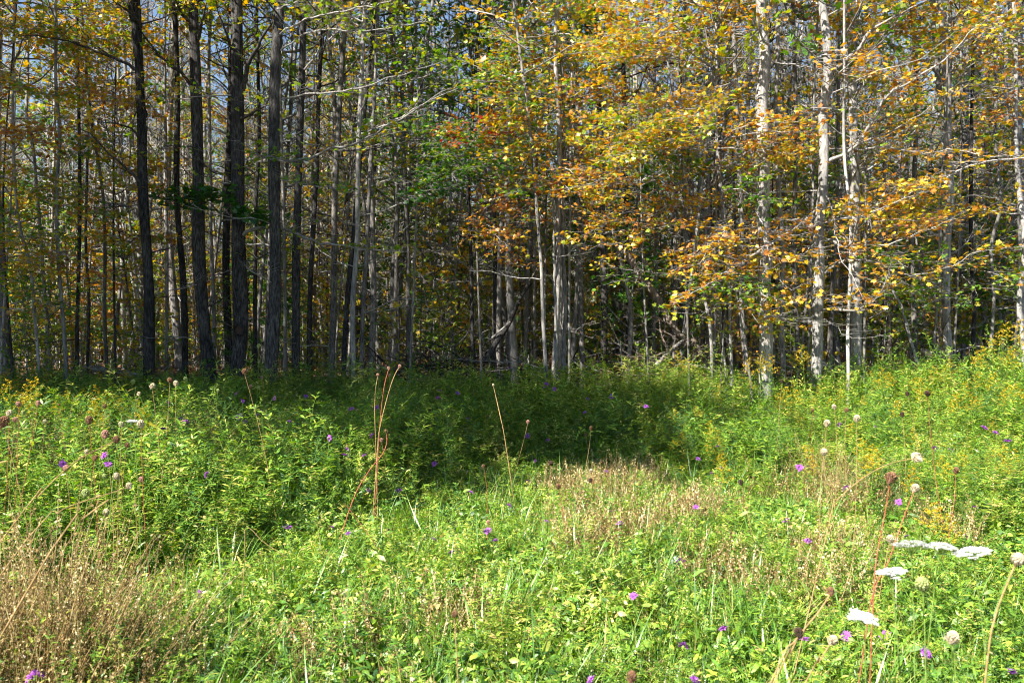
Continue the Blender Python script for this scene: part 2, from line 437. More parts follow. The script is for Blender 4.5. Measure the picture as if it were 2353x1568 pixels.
def grow(gw, lv, path, r0, r1, twig_len=0.5, twig_gap=0.12, start=0.15, leaf=0.0, lsize=0.085, tint=0.5, sub=2, sides=4, mat=0, rise=0.15, bend=0.25, main=True, flat=0.35, tjit=0.13):
    """a branch along PATH with side twigs, forked twiglets and LEAF leaves per metre of twiglet"""
    P = np.asarray(path, float)
    if main:
        tube(gw, P, np.linspace(r0, r1, len(P)), sides, mat=mat)
    seg = np.linalg.norm(np.diff(P, axis=0), axis=1)
    cum = np.concatenate([[0], np.cumsum(seg)])
    tot = cum[-1]
    s = tot * start
    side = 1
    while s < tot:
        f = s / tot
        k = min(len(seg) - 1, np.searchsorted(cum, s) - 1 if s > 0 else 0)
        k = max(k, 0)
        p = P[k] + (P[k + 1] - P[k]) * ((s - cum[k]) / (seg[k] + 1e-9))
        d = unit(P[k + 1] - P[k])
        lat = unit(np.cross(d, [0, 0, 1]) + 1e-3)
        up = np.cross(lat, d)
        if abs(d[2]) > 0.8:
            a = R.random() * 2 * PI
            lat = np.array([math.cos(a), math.sin(a), 0.2]); up = np.array([0, 0, 1.0])
        L = twig_len * (0.45 + 0.75 * R.random()) * (1 - 0.55 * f)
        t0 = unit(d * (0.55 + 0.5 * R.random()) + lat * side * (0.6 + 0.5 * R.random()) + up * (rise + flat * (R.random() - 0.5)))
        n = 4
        pts = [p]
        dd = t0
        for _ in range(n):
            dd = unit(dd + bend * (R.random(3) - 0.5) + 0.04 * np.array([0, 0, 1.0]))
            pts.append(pts[-1] + dd * L / n)
        pts = np.array(pts)
        rr = max(0.003, (r0 + (r1 - r0) * f) * 0.45)
        tube(gw, pts, np.linspace(rr, 0.0015, n + 1), 3, mat=mat)
        if sub > 1:
            for q in range(1, n + 1):
                for sg in ((1, -1) if R.random() < 0.6 else (side,)):
                    dl = unit(pts[q] - pts[q - 1])
                    l2 = unit(np.cross(dl, [0, 0, 1]) + 1e-3)
                    t2 = unit(dl * (0.6 + 0.4 * R.random()) + l2 * sg * (0.5 + 0.6 * R.random()) + np.array([0, 0, rise * 0.6 + flat * (R.random() - 0.5)]))
                    L2 = L * (0.25 + 0.3 * R.random())
                    e = pts[q] + t2 * L2
                    mid = (pts[q] + e) / 2 + 0.08 * L2 * (R.random(3) - 0.5)
                    tube(gw, np.array([pts[q], mid, e]), [rr * 0.6, rr * 0.5, 0.0015], 3, mat=mat)
                    if leaf:
                        nl = R.poisson(leaf * L2) + 1
                        for _ in range(nl):
                            u = R.random()
                            base = pts[q] + (e - pts[q]) * u + 0.03 * R.normal(size=3)
                            yd = unit(t2 + 0.9 * R.normal(size=3) * np.array([1, 1, 0.45]) + np.array([0, 0, -0.25]))
                            nd = unit(np.array([0, 0, 1.0]) + 0.55 * R.normal(size=3))
                            lv.put(base + yd * 0.02, yd, nd, lsize * (0.6 + 0.7 * R.random()), tint + tjit * R.normal())
        elif leaf:
            for _ in range(R.poisson(leaf * L * 1.3) + 1):
                u = 0.15 + 0.9 * R.random()
                base = p + (pts[-1] - p) * u + 0.035 * R.normal(size=3)
                yd = unit(t0 + 0.9 * R.normal(size=3) * np.array([1, 1, 0.45]) + np.array([0, 0, -0.25]))
                nd = unit(np.array([0, 0, 1.0]) + 0.55 * R.normal(size=3))
                lv.put(base, yd, nd, lsize * (0.6 + 0.7 * R.random()), tint + tjit * R.normal())
        s += twig_gap * (0.6 + 0.8 * R.random())
        side = -side if R.random() < 0.8 else side

def wander(p0, d, L, n=6, jit=0.15, grav=0.0):
    pts = [np.asarray(p0, float)]
    d = unit(np.asarray(d, float))
    for _ in range(n):
        d = unit(d + jit * R.normal(size=3) + np.array([0, 0, grav]))
        pts.append(pts[-1] + d * L / n)
    return np.array(pts)

# ------------------------------------------------------------------ generic trees (prototypes)
def trunk_path(h, wob=0.15, lean=0.4, n=14):
    z = np.linspace(0, h, n)
    a, b = R.random() * 6, R.random() * 6
    la = R.random() * 2 * PI
    x = wob * np.sin(z * 0.45 + a) - wob * math.sin(a) + lean * math.cos(la) * (z / h) ** 1.3
    y = wob * np.sin(z * 0.5 + b) - wob * math.sin(b) + lean * math.sin(la) * (z / h) ** 1.3
    return np.stack([x, y, z], -1)

def make_generic(h, r, z0, z1, nb, blen, leaf, lsize, simple, kind, sub=1, dead=6):
    g = Geo(); lv = Leaves()
    P = trunk_path(h, 0.10 + 0.10 * R.random(), 0.5 * R.random() + 0.1)
    Ps = smooth_path(np.vstack([P[0] - [0, 0, 0.25], P]), 0.5)
    f = np.clip(Ps[:, 2] / h, 0, 1)
    rad = r * ((1 - f) ** 0.75 * 0.9 + 0.1) * (1 + 0.5 * np.exp(-np.clip(Ps[:, 2], 0, 9) * 3.5))
    tube(g, Ps, rad, 8, rough=0.10, flute=0.04)
    gc = Geo()
    for i in range(nb):
        u = (i + R.random()) / nb
        z = z0 + (z1 - z0) * u
        k = np.searchsorted(Ps[:, 2], z); k = min(max(k, 1), len(Ps) - 1)
        p = Ps[k]
        az = i * 2.4 + R.random()
        prof = math.sin(PI * min(1, (0.25 + u * 0.75))) ** 0.6 if kind == 'pole' else (1 - 0.5 * u)
        L = blen * prof * (0.55 + 0.7 * R.random())
        path = wander(p, [math.cos(az), math.sin(az), 0.15 + 0.6 * u], L, 6, 0.16, 0.03)
        ct = 0.5 + 0.16 * R.normal()
        grow(g, lv, path, 0.012 + 0.006 * L, 0.003, 0.55 * L * 0.5 + 0.15, 0.16, 0.18, leaf, lsize, ct, sub=sub, sides=3)
    for i in range(dead):
        z = h * (0.12 + 0.4 * R.random())
        k = min(max(np.searchsorted(Ps[:, 2], z), 1), len(Ps) - 1)
        az = R.random() * 2 * PI
        path = wander(Ps[k], [math.cos(az), math.sin(az), 0.3 * R.random() - 0.05], 0.5 + 1.3 * R.random(), 5, 0.22)
        grow(g, lv, path, 0.009, 0.002, 0.3, 0.2, 0.3, 0, 0, sub=1, sides=3)
    TV, TF = (SIMPLE_V, SIMPLE_F) if simple else (MAPLE_V, MAPLE_F)
    lv.flush(gc, TV, TF)
    return g.mesh('trunk_' + kind, [M['bark_grey']]), gc.mesh('crown_' + kind, [M['mix']]), len(lv.p)

POLES, SAPS = [], []
for i in range(5):
    tm, cm, nl = make_generic(13.5 + 3.5 * R.random(), 0.080 + 0.03 * R.random(), 2.8 + 1.2 * R.random(), 15.5, 52, 1.9, 6.6, 0.102, True, 'pole', dead=9)
    POLES.append((tm, cm))
    print('pole leaves', nl, len(cm.polygons))
for i in range(4):
    tm, cm, nl = make_generic(5.5 + 3 * R.random(), 0.026 + 0.012 * R.random(), 1.3, 8, 34, 1.45, 7.4, 0.092, True, 'sapling', dead=5)
    SAPS.append((tm, cm))
    print('sap leaves', nl)
LOW = []
for i in range(3):
    tm, cm, nl = make_generic(3.2 + 1.4 * R.random(), 0.016, 0.25, 4.2, 30, 1.1, 9.0, 0.11, True, 'shrub', dead=2)
    LOW.append((tm, cm))
NEARSAP = []
for i in range(3):
    tm, cm, nl = make_generic(7.0 + 2 * R.random(), 0.026, 2.4, 9, 26, 1.5, 6.0, 0.082, False, 'young', dead=5)
    NEARSAP.append((tm, cm))
# high crown used above the frame by the trees of the front row
HIGH = []
for i in range(3):
    g = Geo(); lv = Leaves()
    for k in range(40):
        u = k / 40
        az = k * 2.4
        L = 2.1 * math.sin(PI * (0.2 + 0.75 * u)) ** 0.6 * (0.6 + 0.6 * R.random())
        path = wander([0, 0, 0.0 + 8.0 * u], [math.cos(az), math.sin(az), 0.3 + 0.5 * u], L, 6, 0.16, 0.03)
        grow(g, lv, path, 0.02, 0.004, 0.30 * L + 0.2, 0.19, 0.2, 4.4, 0.11, 0.5 + 0.15 * R.normal(), sub=1, sides=3)
    lv.flush(g, SIMPLE_V, SIMPLE_F, 1)
    HIGH.append(g.mesh('crown_high', [M['twig'], M['mix']]))

def set_mat(o, slot, mat):
    o.material_slots[slot].link = 'OBJECT'
    o.material_slots[slot].material = mat

# ------------------------------------------------------------------ the traced trees of the front rows
NAMED = []       # (screen x near the base, short description)
def front_tree(pts, wpx, Y, bark, label, short, fol='mix', crown=True, dead=5, toph=15.0, name='tree', leafy=0, extra_stems=(), base=None, cz=None):
    """pts: (x, y) in the photograph from top to bottom"""
    W = np.array([at(x, y, Y) for x, y in pts])
    W[:, 1] += 0.25 * (R.random(len(W)) - 0.5) * (Y > 11)
    r = wpx / F * Y / 2
    b = W[-1].copy()
    d = W[-1] - W[-2]
    gz = float(ground(b[0], b[1]))
    if b[2] > gz:
        d2 = d / max(abs(d[2]), 0.2) * (b[2] - gz + 0.15)
        b = b + np.array([d2[0] * 0.6, 0, -(b[2] - gz + 0.15)])
        W = np.vstack([W, b])
    W = W[::-1]                                          # bottom to top
    up = W[-1] - W[-2]
    up = up / max(up[2], 0.2)
    p = W[-1].copy()
    ext = []
    while p[2] < toph:
        up = up * [0.85, 0.85, 1] + 0.05 * R.normal(size=3) * [1, 1, 0]
        p = p + up * 1.6
        ext.append(p.copy())
    vis_top = W[-1].copy()
    if ext: W = np.vstack([W, ext])
    root = thing(name, label, 'tree', tuple(W[0]))
    o = W[0].copy()
    P = smooth_path(W - o, 0.22)
    f = np.clip(P[:, 2] / toph, 0, 1)
    rad = r * (1.06 - 0.62 * f) * (1 + 0.35 * np.exp(-np.clip(P[:, 2], 0, 9) * 4)) * (1 + 0.05 * np.sin(P[:, 2] * 2.3 + R.random() * 6))
    g = Geo()
    tube(g, P, rad, 14 if r > 0.07 else 8, rough=0.07, flute=0.045)
    tr = link('trunk', g.mesh('trunk', [M[bark]]), root)
    if crown:
        cz = cz or max(5.6, vis_top[2] - o[2] - 0.6)
        k = min(np.searchsorted(P[:, 2], cz), len(P) - 1)
        c = link('crown', HIGH[random.randrange(3)], root)
        c.location = P[k]; c.rotation_euler = (0, 0, R.random() * 6.28)
        s = 0.8 + 0.35 * R.random(); c.scale = (s, s, s)
        set_mat(c, 0, M['twig_dark'] if bark == 'bark_dark' else M['twig']); set_mat(c, 1, M[fol])
    tw = 'twig_dark' if bark == 'bark_dark' else 'twig'
    for i in range(dead):
        z = 0.8 + 5.5 * R.random()
        k = min(max(np.searchsorted(P[:, 2], z), 1), len(P) - 1)
        az = R.random() * 2 * PI
        g = Geo(); lv = Leaves()
        path = wander(P[k], [math.cos(az), math.sin(az) * 0.7, 0.45 * R.random() - 0.05], 0.6 + 1.5 * R.random(), 7, 0.16)
        grow(g, lv, path, 0.011, 0.0025, 0.42, 0.15, 0.2, leafy, 0.085, 0.5, sub=2, sides=4)
        lv.flush(g, mat=1)
        link('branch', g.mesh('branch', [M[tw if R.random() < .6 else 'twig'], M[fol]]), root)
    NAMED.append(((pts[-1][0]), short, Y))
    return root, P, o

def limb(root, o, pts, Y, r0, r1=0.004, tjit=0.13, leaf=0.0, fol='mix', tw='twig', twl=0.6, gap=0.13, sub=2, tint=0.5, dY=0.0, lsize=0.085, rise=0.12, name='branch', start=0.12, flat=0.35):
    """a traced branch; its depth goes from Y to Y + dY"""
    n = len(pts)
    W = np.array([at(x, y, Y + dY * k / (n - 1)) for k, (x, y) in enumerate(pts)])
    P = smooth_path(W - o, 0.12)
    P[1:-1] += 0.012 * R.normal(size=(len(P) - 2, 3))
    g = Geo(); lv = Leaves()
    grow(g, lv, P, r0, r1, twl, gap, start, leaf, lsize, tint, sub=sub, sides=6, rise=rise, flat=flat, tjit=tjit)
    lv.flush(g, mat=1)
    return link(name, g.mesh('branch', [M[tw], M[fol]]), root)

def c1(*p): return [(x * .3427, y * .3427) for x, y in p]                 # photograph crops -> 2352 px frame
def c2(*p): return [(773 + x * .3427, y * .3427) for x, y in p]
def c3(*p): return [(1546 + x * .3427, y * .3427) for x, y in p]
def c4(*p): return [(x * .3427, 437 + y * .3427) for x, y in p]
def c5(*p): return [(773 + x * .3427, 437 + y * .3427) for x, y in p]
def c6(*p): return [(1546 + x * .3427, 437 + y * .3427) for x, y in p]
def c7(*p): return [(x * .3427, 840 + y * .3427) for x, y in p]
def c8(*p): return [(773 + x * .3427, 840 + y * .3427) for x, y in p]
def c9(*p): return [(1546 + x * .3427, 840 + y * .3427) for x, y in p]

# -- left group, dark shaded trunks
t1, p1, o1 = front_tree([(306, -10), (322, 250), (332, 450), (342, 650), (346, 868)], 24, 13.6, 'bark_dark', 'dark mottled tree with pale patches low on its trunk, splitting in two near the top', 'the mottled split trunk', 'gold', toph=14)
limb(t1, o1, [(330, 330), (322, 180), (308, 60), (300, -20)], 13.55, 0.055, 0.05, tw='bark_dark', twl=0.3, gap=0.6, sub=1, name='stem')
front_tree([(403, -10), (407, 200), (412, 450), (420, 650), (427, 835)], 15, 15.5, 'bark_dark', 'slender dark tree between the mottled split trunk and the rough black trunk', 'the slender dark trunk', 'gold')
t3, p3, o3 = front_tree([(440, -10), (446, 200), (455, 400), (459, 600), (468, 740), (478, 850)], 29, 14.2, 'bark_dark', 'rough black-barked tree with a pale green lichen patch high on the trunk', 'the rough black trunk', 'mix')
t4, p4, o4 = front_tree([(546, -10), (550, 200), (549, 400), (552, 600), (550, 750), (548, 850)], 34, 13.8, 'bark_dark', 'thick bluish grey tree with a round black knot hole low on its trunk', 'the trunk with the knot hole', 'gold')
t5, p5, o5 = front_tree([(638, -10), (636, 200), (632, 450), (630, 650), (622, 865)], 29, 13.0, 'bark_dark', 'straight charcoal tree with ridged bark and long bare limbs reaching right', 'the charcoal trunk with long limbs', 'mix')
t6, _, o6 = front_tree([(528, 150), (524, 400), (522, 600), (527, 850)], 17, 16.5, 'bark_dark', 'brownish tree half hidden directly behind the trunk with the knot hole', 'the brownish half hidden trunk', 'gold')
t7, _, o7 = front_tree([(704, -10), (696, 150), (688, 350), (683, 600), (680, 842)], 19, 15.0, 'bark_dark', 'dark tree leaning slightly right at the top, next right of the charcoal trunk', 'the dark right-leaning trunk', 'mix')
front_tree([(592, 40), (594, 300), (590, 500), (586, 800)], 10, 17.5, 'bark_dark', 'thin dark tree filling the gap between the knot hole trunk and the charcoal trunk', 'the thin gap tree', 'gold')
front_tree([(735, 180), (728, 400), (716, 650), (711, 850)], 12, 17.0, 'bark_dark', 'thin dark tree with a wavering stem just right of the right-leaning dark trunk', 'the wavering thin trunk', 'mix')
front_tree([(796, -10), (780, 250), (772, 450), (765, 650), (758, 842)], 15, 16.0, 'bark_grey', 'grey tree whose trunk fades from lit top to shaded foot, beside the twin leaning stems', 'the half lit grey trunk', 'gold')
t8, _, o8 = front_tree([(862, -10), (848, 120), (832, 300), (812, 520), (798, 700), (787, 842)], 12, 15.0, 'bark_dark', 'black leaning tree, darkest of the cluster bending right as it rises', 'the black leaning trunk', 'mix')
front_tree([(840, -10), (835, 150), (826, 350), (820, 550), (813, 700), (811, 840)], 12, 14.6, 'bark_pale', 'smooth grey leaning tree crossing close beside the black leaning trunk', 'the smooth grey leaning trunk', 'mix')
front_tree([(868, 0), (862, 200), (850, 400), (840, 600), (832, 720), (828, 845)], 10, 14.8, 'bark_grey', 'slim grey tree running parallel with and just right of the smooth leaning trunk', 'the slim parallel trunk', 'gold')
front_tree([(858, 60), (852, 300), (856, 500), (857, 680), (855, 840)], 14, 16.2, 'bark_grey', 'tree with a white sunlit foot and a dark middle, behind the leaning stems', 'the white footed trunk', 'green')
front_tree([(908, 350), (912, 520), (910, 700), (908, 830)], 9, 18, 'bark_grey', 'thin grey tree standing alone right of the white footed trunk', 'the lone thin grey trunk', 'green')
front_tree([(925, 250), (932, 450), (938, 600), (940, 760), (942, 850)], 12, 17, 'bark_grey', 'grey tree swelling at mid height where dark brush begins, left of the low brush pile', 'the swelling grey trunk', 'green')
front_tree(c5((885, -60), (892, 250), (903, 560), (905, 850), (915, 1140)), 9, 16.5, 'bark_dark', 'straight jet black pole tree rising out of the low brush pile', 'the jet black pole', 'green')
front_tree(c5((1052, 60), (1065, 300), (1062, 600), (1058, 850), (1052, 1120)), 9, 17.2, 'bark_dark', 'dark grey tree touching the shaggy twin trunk behind the leaning black log', 'the dark twin', 'mix')
front_tree(c5((1120, -100), (1110, 100), (1098, 400), (1090, 760), (1085, 1150)), 13, 17.0, 'bark_grey', 'shaggy grey tree, the thicker twin behind the foot of the leaning black log', 'the shaggy twin', 'mix')
t11, _, o11 = front_tree(c5((1320, -200), (1335, 20), (1362, 350), (1378, 600), (1385, 850), (1405, 1200), (1412, 1270)), 8.5, 13.5, 'bark_pale', 'slim pale tree with a smooth curved stem reaching down in front of the others', 'the slim pale curved trunk', 'gold', dead=3)
front_tree(c5((1300, -600), (1315, -300), (1320, 0), (1325, 400)), 7, 20, 'bark_pale', 'thin pale tree with a straight stem seen above the slim pale curved trunk', 'the thin pale straight stem', 'mix', dead=2)
t12, _, o12 = front_tree([(1282, -10), (1276, 120), (1283, 300), (1284, 500), (1281, 650), (1277, 780), (1272, 862)], 13, 13.8, 'bark_grey', 'grey many-stemmed tree, its main stem standing among close thin companions', 'the many-stemmed trunk', 'gold', dead=3)
limb(t12, o12, [(1295, 850), (1297, 700), (1293, 500), (1296, 300), (1290, 120)], 13.9, 0.045, 0.03, tw='bark_grey', twl=0.3, gap=0.8, sub=1, name='stem')
limb(t12, o12, [(1276, 760), (1273, 600), (1271, 450), (1268, 380)], 13.7, 0.028, 0.02, tw='bark_pale', twl=0.3, gap=0.7, sub=1, name='stem')
front_tree([(1311, 380), (1308, 560), (1308, 700), (1307, 855)], 6, 14.6, 'bark_pale', 'very thin pale tree just right of the many-stemmed trunk', 'the very thin pale stem', 'gold', dead=2)
front_tree([(1322, -10), (1326, 200), (1336, 400), (1334, 560), (1335, 720), (1338, 850)], 12, 15.2, 'bark_grey', 'smooth grey tree with a pale middle, second upright right of the many-stemmed trunk', 'the smooth pale-middled trunk', 'gold')
front_tree([(1372, 100), (1380, 350), (1386, 560), (1388, 700), (1385, 850)], 15, 17, 'bark_dark', 'stout dark tree behind a screen of green maple leaves, near the tilted dead log', 'the stout dark trunk', 'green')
front_tree([(1432, 200), (1437, 400), (1440, 520), (1442, 600)], 13, 18, 'bark_dark', 'black tree seen against orange leaves above the top end of the tilted dead log', 'the black trunk above the tilted log', 'rust')
front_tree([(1418, 560), (1436, 640), (1452, 720), (1448, 780), (1443, 842)], 11, 15.6, 'bark_grey', 'ragged brown-grey tree with peeling bark standing under the tilted dead log', 'the ragged peeling trunk', 'rust', crown=False, toph=6)
# -- right group, sunlit
front_tree([(1684, -10), (1688, 100), (1690, 240), (1695, 380), (1702, 560), (1708, 720), (1714, 860)], 12, 15.5, 'bark_grey', 'brownish striped tree with leaf shadows, immediately left of the big ridged maple', 'the striped brown trunk', 'gold')
r2, pr2, or2 = front_tree([(1751, -10), (1752, 60), (1757, 140), (1752, 220), (1748, 300), (1749, 420), (1752, 500), (1757, 600), (1758, 660), (1754, 760), (1755, 860)], 31, 13.0, 'bark_lit', 'big sunlit maple with ridged grey bark, thickest trunk of the sunny side', 'the big ridged maple', 'gold', dead=4)
front_tree([(1780, -10), (1782, 100), (1786, 250), (1788, 420), (1795, 560), (1797, 760), (1799, 850)], 12, 14.6, 'bark_pale', 'pale tree almost touching the big ridged maple on its right side', 'the pale trunk beside the big maple', 'gold')
front_tree([(1822, -10), (1824, 120), (1826, 300), (1827, 480), (1830, 640), (1835, 840)], 12, 15.2, 'bark_grey', 'brown-grey tree midway between the big ridged maple and the bright dappled trunk', 'the midway brown trunk', 'gold')
r5, pr5, or5 = front_tree([(1889, -10), (1893, 80), (1896, 180), (1891, 260), (1888, 330), (1885, 440), (1884, 520), (1884, 620), (1883, 720), (1881, 800), (1880, 865)], 25, 13.0, 'bark_pale', 'bright grey dappled tree sending long bare limbs out to both sides', 'the bright dappled trunk', 'gold', dead=3)
front_tree([(1872, 60), (1874, 220), (1868, 460), (1866, 620), (1862, 800)], 6, 14.6, 'bark_pale', 'very thin pale tree just left of the bright dappled trunk', 'the thin pale neighbour', 'gold', dead=2)
front_tree([(1935, 180), (1946, 350), (1950, 500), (1953, 640), (1950, 760), (1944, 888)], 8.5, 12.6, 'bark_pale', 'slender whitish tree with a crooked stem reaching down into the flowering weeds', 'the crooked whitish stem', 'mix', dead=4, toph=11)
front_tree([(2030, 530), (2034, 640), (2040, 740), (2036, 830)], 14, 15.5, 'wood', 'broken dead snag with shredded orange-brown wood', 'the shredded snag', 'gold', crown=False, dead=4, toph=4.2)
front_tree([(2104, 350), (2100, 520), (2097, 650), (2098, 780), (2095, 840)], 12, 16, 'bark_grey', 'dark grey tree behind the leaning bare pole, right of the shredded snag', 'the dark grey trunk by the snag', 'mix')
front_tree([(2010, 560), (2044, 640), (2067, 700), (2085, 780), (2108, 860)], 9, 13.8, 'bark_pale', 'leaning bare pole tree slanting across the shredded snag', 'the leaning bare pole', 'mix', crown=False, dead=3, toph=4)
r10, _, o10 = front_tree([(2163, 150), (2170, 230), (2173, 300), (2177, 440), (2178, 560), (2176, 700), (2178, 830)], 18, 15.0, 'bark_pale', 'pale stout tree forking high up, a split white snag at its foot', 'the pale forked trunk', 'gold')
limb(r10, o10, [(2172, 240), (2155, 190), (2148, 110), (2143, -10)], 15.0, 0.05, 0.035, tw='bark_pale', twl=0.4, gap=0.5, sub=1, name='stem')
front_tree([(2158, 700), (2170, 760), (2186, 690), (2190, 660)][::-1], 7, 14.6, 'wood', 'split white snag leaning against the foot of the pale forked trunk', 'the split white snag', 'mix', crown=False, dead=1, toph=2)
front_tree([(2235, -10), (2234, 200), (2232, 400), (2231, 600), (2234, 700), (2238, 840)], 9, 15.4, 'bark_dark', 'straight dark thin tree between the pale forked trunk and the orange goldenrod', 'the straight dark thin trunk', 'mix')
front_tree([(2268, 60), (2279, 170), (2288, 330), (2290, 470), (2283, 560), (2276, 680), (2270, 800)], 8.5, 14.2, 'bark_grey', 'thin grey tree bowed to the right at mid height near the meadow corner', 'the bowed thin trunk', 'gold')
front_tree([(2334, -10), (2340, 120), (2339, 280), (2346, 420), (2351, 560), (2350, 700), (2349, 800)], 12, 13.4, 'bark_pale', 'white-grey tree at the very edge, last trunk on the sunny side', 'the last white-grey trunk', 'gold')
front_tree([(1600, 540), (1615, 650), (1627, 740), (1634, 800), (1636, 850)], 8, 13.4, 'bark_pale', 'slim pale tree curving in front of a jumble of fallen branches', 'the slim pale curving stem', 'rust', crown=False, dead=2, toph=6)
front_tree([(1660, 500), (1672, 640), (1675, 740), (1683, 868)], 8, 13.2, 'bark_pale', 'slim pale tree with paired stems, just left of the striped brown trunk', 'the paired pale stem', 'gold', dead=2)
front_tree([(1650, 660), (1657, 740), (1664, 868)], 5, 13.6, 'bark_pale', 'thin sapling stem rising between the two slim pale stems', 'the thin between stem', 'gold', dead=1, toph=8)
front_tree([(2148, 480), (2152, 620), (2153, 740), (2152, 820)], 5.5, 14.8, 'bark_pale', 'narrow white peeling tree just left of the pale forked trunk', 'the narrow white peeling stem', 'mix', crown=False, dead=3, toph=8)
# -- far left pale trunks
front_tree([(30, 300), (51, 500), (65, 610), (76, 720), (84, 848)], 7.5, 13.8, 'bark_pale', 'thin pale tree leaning left as it rises, first bright stem of the wood edge', 'the first pale leaning stem', 'gold', dead=4)
front_tree([(127, 40), (129, 180), (131, 310), (136, 450), (141, 600), (144, 740), (149, 840)], 8.5, 13.6, 'bark_pale', 'pale ringed tree with birch-like white bark', 'the ringed white stem', 'gold', dead=4)
front_tree([(172, 60), (180, 200), (184, 380), (179, 560), (179, 720), (178, 830)], 9, 15, 'bark_dark', 'thin dark tree next right of the ringed white stem', 'the thin dark stem by the white one', 'mix', dead=4)
front_tree([(60, 60), (60, 180), (66, 280), (76, 360)], 8, 16, 'bark_grey', 'grey tree whose upper trunk shows above the first pale leaning stem', 'the grey upper stem', 'gold', dead=3)
front_tree([(192, 440), (203, 560), (204, 700), (200, 830)], 7, 16, 'bark_dark', 'thin crooked dark tree standing behind the thin dark stem', 'the thin crooked dark stem', 'mix', dead=3)
front_tree([(240, 440), (239, 560), (241, 700), (241, 840)], 8, 15.5, 'bark_grey', 'mottled brown thin tree midway between the ringed white stem and split trunk', 'the mottled brown stem', 'gold', dead=3)
front_tree([(380, 60), (383, 250), (384, 450), (383, 650), (382, 840)], 8, 17.5, 'bark_grey', 'lit brown-grey tree in the gap right of the mottled split trunk', 'the lit gap stem', 'gold', dead=2)
front_tree([(476, 100), (480, 350), (483, 560), (488, 700), (492, 840)], 9, 17, 'bark_grey', 'brown lit tree between the rough black trunk and the half hidden trunk', 'the brown lit stem', 'mix', dead=2)

# knot hole on the bluish grey trunk
def ring_knot(root, o, px, py, Y, r):
    g = Geo()
    c = at(px, py, Y) - o
    a = np.linspace(0, 2 * PI, 17)
    P = np.stack([c[0] + r * np.cos(a), np.full(17, c[1]), c[2] + r * 1.05 * np.sin(a)], -1)
    tube(g, P, 0.022, 6, rough=0.3)
    inner = np.stack([c[0] + r * 0.9 * np.cos(a[:-1]), np.full(16, c[1] + 0.01), c[2] + r * 0.9 * np.sin(a[:-1])], -1)
    g.add(np.vstack([inner, [[c[0], c[1] + 0.03, c[2]]]]), np.array([[i, (i + 1) % 16, 16] for i in range(16)]), mat=1)
    link('knot_hole', g.mesh('knot_hole', [M['bark_dark'], M['head_dark']]), root)
ring_knot(t4, o4, 548, 757, 13.8 - 0.135, 0.085)

# -- traced limbs of the dark left group
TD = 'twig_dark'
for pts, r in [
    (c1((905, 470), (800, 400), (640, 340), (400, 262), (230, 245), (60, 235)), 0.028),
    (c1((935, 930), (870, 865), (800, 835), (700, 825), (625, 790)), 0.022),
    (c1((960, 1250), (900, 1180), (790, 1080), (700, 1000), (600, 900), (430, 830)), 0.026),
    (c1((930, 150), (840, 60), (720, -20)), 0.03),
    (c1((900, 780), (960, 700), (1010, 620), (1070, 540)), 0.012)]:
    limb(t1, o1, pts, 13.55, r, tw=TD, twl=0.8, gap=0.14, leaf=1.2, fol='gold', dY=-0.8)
for pts, r in [
    (c1((1290, 590), (1200, 490), (1080, 380), (980, 260), (900, 120), (860, 0)), 0.03),
    (c1((1270, 160), (1200, 50), (1170, -40)), 0.035),
    (c1((1330, 260), (1360, 120), (1400, -20)), 0.035),
    (c1((1320, 1000), (1250, 980), (1120, 980), (1040, 1030)), 0.012),
    (c1((1330, 1060), (1400, 1140), (1500, 1170), (1640, 1180), (1750, 1130), (1850, 1060)), 0.016)]:
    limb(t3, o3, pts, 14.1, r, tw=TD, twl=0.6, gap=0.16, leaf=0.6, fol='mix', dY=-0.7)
for pts, r, tw in [
    (c1((1625, 620), (1660, 440), (1750, 270), (1840, 130), (1960, -20)), 0.045, TD),
    (c1((1560, 330), (1520, 240), (1470, 90), (1430, -30)), 0.03, TD),
    (c1((1580, 640), (1400, 640), (1200, 655), (1010, 640)), 0.014, 'twig'),
    (c4((1630, 300), (1700, 265), (1830, 250), (1960, 275), (2100, 340), (2350, 380), (2560, 400), (2800, 410)), 0.034, 'twig'),
    (c4((1600, 490), (1700, 470), (1800, 420), (1890, 370), (1930, 290)), 0.014, TD),
    (c1((1600, 800), (1680, 760), (1780, 715), (1830, 690)), 0.03, TD)]:
    limb(t4, o4, pts, 13.7, r, tw=tw, twl=0.6, gap=0.2, leaf=0.3, dY=-0.6)
for pts, r in [
    (c1((1840, 1060), (1930, 1080), (2080, 1060), (2200, 1000), (2350, 975), (2480, 920), (2630, 820), (2770, 740), (2960, 620), (3130, 520)), 0.034),
    (c1((1740, 1045), (1840, 1068), (1990, 1080)), 0.03),
    (c1((1880, 230), (2000, 160), (2150, 105), (2350, 70), (2600, 20), (2800, -40)), 0.026),
    (c1((1885, 665), (2050, 630), (2200, 620), (2353, 605), (2500, 560), (2800, 470), (3000, 400)), 0.024),
    (c1((1880, 340), (2000, 260), (2150, 200), (2400, 205), (2640, 180), (2900, 140)), 0.018),
    (c1((1890, 1210), (2000, 1225), (2150, 1250), (2353, 1290)), 0.016),
    (c1((1860, 60), (1960, 20), (2080, -40)), 0.02)]:
    limb(t5, o5, pts, 12.9, r * .72, tw='twig', twl=0.75, gap=0.15, leaf=0.25, dY=-1.0)
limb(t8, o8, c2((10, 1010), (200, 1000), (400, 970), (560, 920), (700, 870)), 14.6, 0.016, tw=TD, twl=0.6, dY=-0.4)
limb(t8, o8, c2((150, 900), (300, 850), (430, 780), (600, 690), (820, 590)), 14.8, 0.018, tw='twig', twl=0.7, dY=-0.6)
limb(t8, o8, c2((160, 590), (330, 570), (480, 545), (640, 500), (830, 440), (1000, 370)), 14.8, 0.016, tw='twig', twl=0.7, dY=-0.6)
